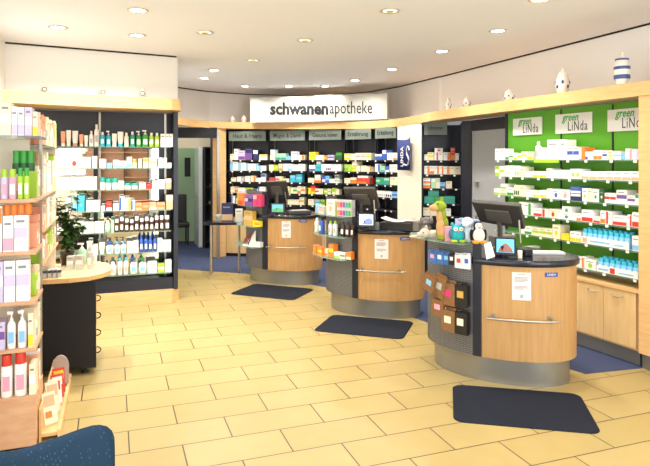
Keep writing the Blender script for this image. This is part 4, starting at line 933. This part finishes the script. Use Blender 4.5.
# printers, keyboards, papers
w = W(507, 5.03); th = thing('receipt_printer', 'grey receipt printer under the monitor on the nearest counter', 'printer', (w.x, w.y, CT), 'till printers')
mb = MB(); mb.box(w.x-.1, w.x+.1, w.y-.0, w.y+.13, CT, CT+.1, PLGREY); obj('body', mb, th, .012); mb = MB(); mb.box(w.x-.08, w.x+.08, w.y-.004, w.y+.004, CT+.06, CT+.075, BLACKP); obj('paper_slot', mb, th)
w = W(524.5, 4.62); th = thing('card_terminal', 'small black card terminal right of the customer display', 'terminal', (w.x, w.y, CT)); mb = MB(); mb.box(w.x-.035, w.x+.035, w.y-.06, w.y+.06, CT, CT+.05, BLACKP); obj('body', mb, th, .008); mb = MB(); mb.box(w.x-.025, w.x+.025, w.y-.0, w.y+.045, CT+.05, CT+.053, PLGREY); obj('keypad', mb, th)
w = W(520, 4.47); o = make('j', .035, .035, .06, 'C', 'W', 'n', (w.x, w.y, CT+.0006), 0); tag(o, 'small cream pot beside the customer display, nearest counter', 'jar')
kb = MB(); w = W(548, 4.66); R_ = Matrix.Rotation(-.5, 3, 'Z')
th = thing('keyboard', 'flat white keyboard on the right of the nearest counter', 'keyboard', (w.x, w.y, CT))
kb = MB(); a = V2(w.x-.12, w.y+.04); b = V2(w.x+.12, w.y-.06); padd(kb, a, b, CT, CT+.014, .1, mat('keyboard_white', 'c8c8c4', .5)); obj('body', kb, th, .003); kb = MB(); tt = (b-a).normalized(); nn_ = Vector((-tt.y, tt.x)); padd(kb, a+tt*.01+nn_*.01, b-tt*.01+nn_*.01, CT+.014, CT+.018, .08, pm('W')); obj('keys', kb, th)
p0 = W(379, 6.35); p1 = W(419, 6.15); th = thing('document_printer', 'long dark document printer on the middle counter', 'printer', (*((p0+p1)/2), CT), 'till printers')
tt = (p1-p0).normalized(); nn_ = Vector((-tt.y, tt.x))
mb = panel(p0, p1-tt*.07, CT, CT+.075, .22, BLACKP); obj('body', mb, th, .006); mb = panel(p1-tt*.07, p1, CT, CT+.09, .22, PLGREY); obj('end_block', mb, th, .006)
mb = panel(p0+tt*.03+nn_*.02, p1-tt*.1+nn_*.02, CT+.075, CT+.082, .18, PLGREY); obj('lid', mb, th)
mb = MB()
for k in range(7): pass
cpl = []; L_ = (p1-p0).length-.1
rings = []
for k in range(9):
    u = k/8; q = p0+tt*(.02+L_*u); z = CT+.086+.035*(2*u-1)**2; rings.append([(q.x, q.y, z), (q.x+nn_.x*.17, q.y+nn_.y*.17, z), (q.x+nn_.x*.17, q.y+nn_.y*.17, z+.006), (q.x, q.y, z+.006)])
mb.loft(rings, mat('paper', 'f0ebe4', .7), True); tag(obj('paper_stack', mb), 'sagging stack of white paper on the dark document printer', 'paper')
w = W(303, 8.1); th = thing('document_printer', 'low grey document printer on the farthest counter', 'printer', (w.x, w.y, CT), 'till printers'); mb = MB(); mb.box(w.x-.2, w.x+.12, w.y-.02, w.y+.14, CT, CT+.05, PLDARK); obj('body', mb, th, .008); mb = MB(); mb.box(w.x-.16, w.x+.08, w.y+.0, w.y+.12, CT+.05, CT+.056, pm('S')); obj('lid', mb, th)
# white card hanging beside the penguin
w = W(489, 4.36); a = P3(484, 244, 4.36); b = P3(490.5, 241.5, 4.33); c_ = P3(495, 256.5, 4.3); d_ = P3(486.5, 259.5, 4.33)
th = tag(obj('card', quad_slab(d_, c_, b, a, -.002, pm('W'))), 'small white card slanting on the nearest counter beside the penguin', 'card')

# ------------------------------------------------------------------ plush toys on the nearest counter
def plush(m1): return noisy('plush_'+m1, m1, m1, 300, .95, .6)
def blob(name, parts, m, parent, vox=.004):
    mb = MB()
    for c, r in parts: mb.ell(c, r, m)
    o = obj(name, mb)
    md = o.modifiers.new('r', 'REMESH'); md.mode = 'VOXEL'; md.voxel_size = vox; md.use_smooth_shade = True
    s_ = o.modifiers.new('s', 'SMOOTH'); s_.iterations = 4
    dg = bpy.context.evaluated_depsgraph_get(); me = bpy.data.meshes.new_from_object(o.evaluated_get(dg)); old = o.data; o.modifiers.clear(); o.data = me; bpy.data.meshes.remove(old)
    if not me.materials: me.materials.append(m)
    if parent: o.parent = parent
    return o
def toy(px, off, label, rz=None, z=1.0712, sc_=(1.22, 1.15, 1.12)):
    t = K3.at(px, off); p = K3.P(t, off)
    e = thing('plush_toy', label, 'toy', (p.x, p.y, z), 'plush toys on the nearest counter')
    e.scale = sc_
    e.rotation_euler.z = -YAW if rz is None else rz   # local -y faces the shop
    return e
def pt(name, parts, col, e, vox=.004): return blob(name, parts, plush(col), e, vox)
def eyes(e, pos, r=.005):
    for p in pos: mb = MB(); mb.ell(p, (r, r, r), BLACKP, n=8, k=6); o = obj('eye', mb); o.parent = e
# long-necked green dinosaur
e = toy(445, .055, 'tall lime green plush dinosaur with tan snout and belly', None, 1.0712, (1.45, 1.2, 1.06))
pt('body', [((0, .02, .055), (.05, .045, .055)), ((-.01, .01, .12), (.03, .03, .06)), ((-.02, .0, .19), (.027, .027, .06)), ((-.03, -.005, .25), (.037, .04, .042)), ((.05, .04, .03), (.05, .025, .02)), ((-.02, -.03, .02), (.025, .035, .02)), ((.03, -.02, .02), (.022, .035, .02))], '8b9c2e', e)
pt('snout', [((-.062, -.014, .24), (.03, .032, .026)), ((-.05, -.01, .247), (.022, .028, .024))], 'c79b68', e)
pt('belly', [((-.034, -.016, .17), (.018, .018, .05)), ((-.03, -.02, .1), (.024, .022, .055)), ((-.012, -.02, .055), (.036, .034, .045))], 'c79d6c', e)
eyes(e, [(-.045, -.035, .27)])
mb = MB(); mb.box(.05, .09, -.02, -.016, .07, .16, pm('V')); o = obj('tag', mb); o.parent = e
# grey puppy behind, pale bunny lying in front
e = toy(426, .02, 'small dark grey plush dog behind the pale lying plush')
pt('body', [((0, 0, .04), (.035, .035, .04)), ((.0, -.02, .1), (.035, .035, .033)), ((-.015, -.05, .09), (.016, .02, .014)), ((.035, 0, .1), (.012, .02, .03)), ((-.035, 0, .1), (.012, .02, .03))], '77716f', e); eyes(e, [(-.015, -.05, .115), (.015, -.05, .115)], .004)
e = toy(431, .09, 'pale beige plush animal lying flat at the shelf edge')
pt('body', [((.02, 0, .03), (.05, .035, .03)), ((-.04, -.01, .04), (.035, .033, .033)), ((-.075, -.01, .03), (.02, .02, .018)), ((-.11, .0, .012), (.035, .012, .009)), ((.07, 0, .015), (.03, .02, .015))], 'cfc2b4', e); eyes(e, [(-.055, -.042, .045)], .004)
pt('ear', [((-.03, -.005, .075), (.012, .016, .022))], 'b5a79c', e)
# pink pack, owl
e = toy(450, .08, 'pink pack standing between the dinosaur and the owl'); mb = MB(); mb.box(-.03, .03, -.02, .02, .001, .1, pm('P')); mb.box(-.024, .024, -.0215, -.02, .05, .085, pm('V')); o = obj('body', mb); o.parent = e
e = toy(457, .105, 'turquoise plush owl with lime green feet')
pt('body', [((0, 0, .05), (.045, .035, .045)), ((0, 0, .092), (.04, .032, .03)), ((-.033, 0, .122), (.012, .012, .016)), ((.033, 0, .122), (.012, .012, .016))], '2ea3ad', e)
pt('wing', [((-.044, 0, .055), (.012, .025, .035))], '5c6c86', e); pt('wing', [((.044, 0, .055), (.012, .025, .035))], '5c6c86', e)
pt('foot', [((-.025, -.025, .012), (.022, .022, .011))], 'a9c23a', e); pt('foot', [((.025, -.025, .012), (.022, .022, .011))], 'a9c23a', e)
for sx in (-.018, .018):
    mb = MB(); mb.ell((sx, -.03, .094), (.014, .006, .014), pm('W'), n=10, k=6); o = obj('eye_patch', mb); o.parent = e
eyes(e, [(-.018, -.036, .094), (.018, -.036, .094)], .005); mb = MB(); mb.ell((0, -.034, .08), (.006, .006, .009), pm('O'), n=8, k=6); o = obj('beak', mb); o.parent = e
# white and blue donkey
e = toy(468, .045, 'white plush animal with grey-blue ears behind the owl')
pt('body', [((0, .0, .06), (.04, .04, .06)), ((-.012, -.02, .14), (.038, .038, .034)), ((-.03, -.05, .128), (.022, .024, .02))], 'cfdbe6', e)
pt('ear', [((.04, -.005, .145), (.032, .014, .015))], '8fa4bc', e); pt('ear', [((-.045, .0, .155), (.025, .012, .014))], '8fa4bc', e); eyes(e, [(-.025, -.053, .152), (.002, -.054, .152)], .004)
# penguin
e = toy(478.5, .075, 'black and white plush penguin with orange feet')
pt('body', [((0, .012, .055), (.04, .035, .055)), ((0, .008, .12), (.03, .03, .03)), ((.042, .0, .06), (.011, .018, .04)), ((-.042, .0, .06), (.011, .018, .04))], '1d1f26', e)
pt('belly', [((0, -.017, .056), (.037, .03, .05)), ((0, -.014, .118), (.024, .02, .024))], 'e9dccf', e)
pt('foot', [((-.022, -.03, .014), (.022, .026, .013))], 'e8962c', e); pt('foot', [((.022, -.03, .014), (.022, .026, .013))], 'e8962c', e)
mb = MB(); mb.ell((0, -.034, .112), (.008, .014, .006), pm('O'), n=8, k=6); o = obj('beak', mb); o.parent = e; eyes(e, [(-.012, -.029, .124), (.012, -.029, .124)], .004)

# ------------------------------------------------------------------ packs hanging on the nearest counter's screen
def hang(px, py0, py1, wpx, col, acc, kind, label, off=.05, th_=.03, tilt=0, pat='m'):
    t = K3.at(px, off); p = K3.P(t, off); d = depth(*p); tg = K3.tan(t); rz = math.atan2(tg.y, tg.x)
    fx = max(.5, abs(tg.x*CY-tg.y*SY)); w = wpx*d/F/fx; w = min(w, .13); h = (py1-py0)/F*d; z = zat(py1, d)
    e = thing('hanging_pack', label, 'pack', (p.x, p.y, z), 'packs hanging on the nearest counter')
    e.rotation_euler = (0, tilt, rz)
    mb = MB(); mb.box(-w/2, w/2, -th_/2, th_/2, 0, h*.88, col)
    mb.box(-w*.5, w*.5, -.001, .001, h*.88, h, col); o = obj('pouch', mb, bevel=.003); o.parent = e
    mb = MB(); mb.box(-w*.24, w*.24, -th_/2-.0015, -th_/2, h*.36, h*.64, acc); o = obj('label', mb); o.parent = e
    if not tilt:
        q0, q1 = K3.P(t, .01), K3.P(t, off+.04); mb = MB(); mb.tube([(*q0, z+h*.95), (*q1, z+h*.955), (*K3.P(t, off+.045), z+h*.98)], .003, STEEL, 6)
        hk = obj('hook', mb); hk.parent = e; hk.matrix_parent_inverse = e.matrix_basis.inverted()
KR = noisy('kraft_paper', '7d5a38', '8e6843', 60, .8, .2); BK = mat('black_pouch', '1c1a1a', .4); BP = mat('blue_blister', '3b6cae', .35); WP = mat('white_blister', 'dfe3ea', .35)
hang(433.5, 249, 263, 6, BP, pm('P'), 'x', 'leftmost blue blister pack under the plush toys', .06, .02)
hang(440, 250, 264, 6, BP, pm('W'), 'x', 'second blue blister pack from left under the plush toys', .055, .02)
hang(446.5, 251, 264.5, 6, BP, pm('A'), 'x', 'third blue blister pack from left under the plush toys', .05, .02)
hang(452.3, 252, 265, 5, BK, pm('W'), 'x', 'black blister pack with white label among the blue ones', .05, .02)
hang(459.5, 253, 268, 6.5, WP, pm('R'), 'x', 'white blister pack with red label right of the black one', .05, .02)
hang(467, 253, 269, 6, WP, pm('B'), 'x', 'rightmost white blister pack with blue label', .05, .02)
hang(429, 272, 291, 9, KR, pm('A'), 'x', 'leftmost brown paper pouch with pale blue label', .10, .03, .25)
hang(438, 273, 297, 9, KR, pm('S'), 'x', 'tilted brown paper pouch with grey label, second from left', .075, .03, .2)
hang(449.5, 280, 305, 11, KR, pm('X'), 'x', 'brown paper pouch with pink label in the upper row', .055, .05)
hang(462, 282, 306, 11, BK, pm('Z'), 'x', 'black pouch with gold label in the upper row', .05, .05)
hang(439, 297, 316, 9, KR, pm('P'), 'x', 'brown paper pouch with pale pink label, lower row left', .06, .04)
hang(449.5, 307, 331, 11, KR, pm('C'), 'x', 'brown paper pouch with cream label in the lower row', .055, .05)
hang(462, 309, 334, 11, BK, pm('C'), 'x', 'black pouch with cream label in the lower row', .05, .05)

# ------------------------------------------------------------------ mats
def rmat(cx, cy, ang, L, Wd, label):
    r = .07; pts = []
    for sx, sy, a0 in ((1, 1, 0), (-1, 1, 90), (-1, -1, 180), (1, -1, 270)):
        for k in range(7): a = math.radians(a0+15*k); pts.append((sx*(L/2-r)+r*math.cos(a), sy*(Wd/2-r)+r*math.sin(a)))
    mb = MB(); mb.loft([[(x, y, 0) for x, y in pts], [(x, y, .004) for x, y in pts], [(x*.985, y*.98, .009) for x, y in pts]], MATM, False)
    o = obj('floor_mat', mb); o.location = (cx, cy, .0005); o.rotation_euler.z = math.radians(ang); tag(o, label, 'mat', 'dark floor mats before the counters')
rmat(2.63, 3.36, -31.5, .90, .64, 'dark blue floor mat before the nearest counter')
rmat(2.42, 5.53, -38, .90, .64, 'dark blue floor mat before the middle counter')
rmat(1.94, 7.39, -42, .90, .66, 'dark blue floor mat before the farthest counter')
# ------------------------------------------------------------------ blue upholstered chair at the lower left
cx, cy = -.22, 1.72
th = thing('armchair', 'dark blue flecked armchair cut off at the lower left corner', 'chair', (-.35, 1.75, 0))
back = [(0, 0), ]
prof = []
pl = [(W(px, d), zat(y, d)-.018) for px, y, d in ((-60, 474, 1.62), (-35, 458, 1.68), (-10, 450.5, 1.72), (10, 449.5, 1.75), (25, 446, 1.77), (40, 441, 1.78), (62, 433.5, 1.8), (80, 427, 1.81), (92, 423.6, 1.81), (100, 423, 1.81), (107, 424.6, 1.81), (112, 429, 1.81), (114.6, 436, 1.81), (115, 450, 1.81))]
mb = MB(); rings = []
for p, z in pl:
    q = p+V2(-.004, .06); zz = .42
    rings.append([(p.x, p.y, zz), (p.x, p.y, z-.025), (p.x, p.y+.008, z-.007), (p.x+.0, p.y+.03, z), (q.x, q.y-.01, z-.01), (q.x, q.y, z-.03), (q.x, q.y, zz)])
mb.loft(rings, FAB, True); obj('backrest', mb, th)
mb = MB(); mb.prism([(-.72, 1.74), (-.12, 1.86), (-.1, 2.3), (-.68, 2.3)], .36, .46, FAB); obj('seat', mb, th, .03, 3)
for x, y in ((-.66, 1.8), (-.14, 1.9), (-.13, 2.25), (-.63, 2.25)): mb = MB(); mb.tube([(x, y, 0), (x, y, .37)], .016, STEEL, 10); obj('leg', mb, th)

# ------------------------------------------------------------------ things in the passage
th = thing('office_chair', 'dark padded chair in the dim room behind the left doorway', 'chair', (1.22, 12.2, 0))
mb = MB(); mb.box(1.02, 1.42, 12.3, 12.4, .42, 1.0, BLACKP); obj('backrest', mb, th, .03); mb = MB(); mb.box(1.0, 1.44, 11.95, 12.35, .36, .46, BLACKP); obj('seat', mb, th, .03)
for x, y in ((1.03, 12.0), (1.41, 12.0), (1.03, 12.36), (1.41, 12.36)): mb = MB(); mb.tube([(x, y, .0085), (x, y, .37)], .018, BLACKP, 8); obj('leg', mb, th)
th = thing('cupboard', 'dark open cupboard right of the white door in the passage', 'cupboard', (1.9, 11.4, 0))
mb = MB(); mb.box(1.65, 2.12, 11.68, 11.7, .01, 1.95, DARK); obj('back_panel', mb, th)
for x in (1.65, 2.1): mb = MB(); mb.box(x, x+.02, 11.4, 11.68, .01, 1.95, DARK); obj('side_panel', mb, th)
for z in (.1, .5, .83, 1.16, 1.5, 1.93): mb = MB(); mb.box(1.67, 2.1, 11.42, 11.68, z, z+.02, DARK); obj('shelf', mb, th)
mb = MB(); mb.box(1.75, 1.9, 11.45, 11.6, .851, .9, pm('S')); tag(obj('carton', mb), 'small grey carton on a shelf of the dark cupboard', 'box')
mb = MB(); mb.box(1.78, 1.9, 11.45, 11.6, 1.181, 1.24, pm('C')); tag(obj('carton', mb), 'cream carton on the upper shelf of the dark cupboard', 'box')
mb = MB(); mb.box(1.42, 1.54, 12.685, 12.699, 1.35, 1.75, DARK); tag(obj('picture', mb), 'dark picture on the green wall behind the doorway', 'picture')

# ------------------------------------------------------------------ ceiling downlights (real lamps)
LAMPON = emis('lamp_glow', 'fff2dc', 30); LAMPW = emis('lamp_glow_warm', 'ffe0a0', 3)
RING = mat('lamp_ring', 'd8d2c6', .35, .6)
def lamp(px, py, lit, label, power=None):
    d = (CZ-H)*F/(160-py); p = W(px, d); z = CZ
    th = thing('ceiling_downlight', label, 'light', (p.x, p.y, CZ), 'round ceiling downlights')
    mb = MB(); n = 20
    mb.lathe([(.062, -.001), (.085, -.001), (.088, -.006), (.075, -.012), (.06, -.008), (.06, -.001)], RING, (p.x, p.y, z), 24); obj('ring', mb, th)
    mb = MB(); mb.lathe([(.001, -.004), (.058, -.004), (.058, -.0035), (.001, -.0035)], LAMPON if lit else LAMPW, (p.x, p.y, z), 20); obj('lamp_glass', mb, th)
    if not lit: mb = MB(); mb.lathe([(.03, -.004), (.036, -.009), (.03, -.012), (.024, -.009)], RING, (p.x, p.y, z), 14); obj('gimbal', mb, th)
    l = bpy.data.lights.new('downlight_lamp', 'AREA'); l.shape = 'DISK'; l.size = .11; l.energy = (8, 11.5, 16, 30)[lit]; l.color = (1, .98, .95) if lit == 3 else (1, .94, .84); l.spread = math.radians(140)
    lo = bpy.data.objects.new('downlight_lamp', l); C.objects.link(lo); lo.location = (p.x, p.y, CZ-.02)
for px, py, lit, lb in [
 (138, 10, 2, 'bright downlight nearest the left edge of the ceiling'), (390, 10.5, 0, 'yellowish gimbal downlight nearest the top centre'), (205, 32, 0, 'leftmost yellowish gimbal downlight, left of centre'),
 (305, 40, 0, 'yellowish gimbal downlight near the ceiling middle'), (253, 60, 0, 'small yellowish gimbal downlight above the shop sign'), (498, 30.5, 1, 'bright downlight second from the right wall corner'),
 (442, 51, 1, 'bright downlight third along the right curve'), (392, 69, 1, 'bright downlight fourth along the right curve'), (355, 80, 1, 'bright downlight fifth along the right curve'),
 (325, 86, 1, 'bright downlight above the right half of the shop sign'), (289, 86, 1, 'bright downlight above the middle of the shop sign'), (245, 86, 1, 'bright downlight above the left end of the shop sign'),
 (204, 78, 1, 'bright downlight above the left doorway, farther one'), (214, 70, 1, 'bright downlight above the left doorway, nearer one'), (137, 35, 3, 'faint downlight on the left part of the ceiling'),
 (540, -1, 1, 'bright downlight cut off by the top edge of the photo'), (58, 27, 3, 'faint downlight above the left white wall')]:
    lamp(px, py, lit, lb)
# lamps the picture does not show, over the shop behind the camera
for x, y in ((.6, .6), (2.4, .8), (3.6, 1.6), (1.4, 2.6), (2.6, 2.4)):
    l = bpy.data.lights.new('downlight_lamp', 'AREA'); l.shape = 'DISK'; l.size = .11; l.energy = 7; l.color = (1, .94, .84); l.spread = math.radians(140)
    lo = bpy.data.objects.new('downlight_lamp', l); C.objects.link(lo); lo.location = (x, y, CZ-.02)
l = bpy.data.lights.new('downlight_lamp', 'AREA'); l.shape = 'DISK'; l.size = .11; l.energy = 9; l.color = (1, .94, .84)  # unseen lamp without a fixture, added to brighten the beige passage wall
lo = bpy.data.objects.new('downlight_lamp', l); C.objects.link(lo); lo.location = (1.3, 10.9, CZ-.02)
# small lamp in the back room
l = bpy.data.lights.new('room_lamp', 'POINT'); l.energy = 6; l.color = (.85, 1, .8); l.shadow_soft_size = .1
lo = bpy.data.objects.new('room_lamp', l); C.objects.link(lo); lo.location = (1.2, 12.3, 2.6)
# daylight through the shop windows
def day(loc, rot, sx, sy, e):
    l = bpy.data.lights.new('daylight', 'AREA'); l.shape = 'RECTANGLE'; l.size = sx; l.size_y = sy; l.energy = e; l.color = (.93, .97, 1)
    lo = bpy.data.objects.new('daylight', l); C.objects.link(lo); lo.location = loc; lo.rotation_euler = rot
day((2.65, -2.48, 1.55), (PI/2, 0, 0), 3.2, 2.2, 110)
day((-1.04, .4, 1.55), (0, -PI/2, 0), 2.0, 5.2, 75)
wd = bpy.data.worlds.new('world'); bpy.context.scene.world = wd; wd.use_nodes = True
bg = wd.node_tree.nodes['Background']; bg.inputs[0].default_value = (.95, .98, 1, 1); bg.inputs[1].default_value = 1.0
# ------------------------------------------------------------------ camera
cam = bpy.data.cameras.new('camera'); co = bpy.data.objects.new('camera', cam); C.objects.link(co)
cam.sensor_fit = 'HORIZONTAL'; cam.sensor_width = 36; cam.lens = F/650*36; cam.shift_y = -73/650; cam.clip_start = .05
co.location = (0, 0, H); co.rotation_euler = (PI/2, 0, -YAW)
sc = bpy.context.scene; sc.camera = co
vs = sc.view_settings; vs.view_transform = 'Standard'; vs.look = 'None'; vs.gamma = 1; vs.use_curve_mapping = False; vs.exposure = 0.36
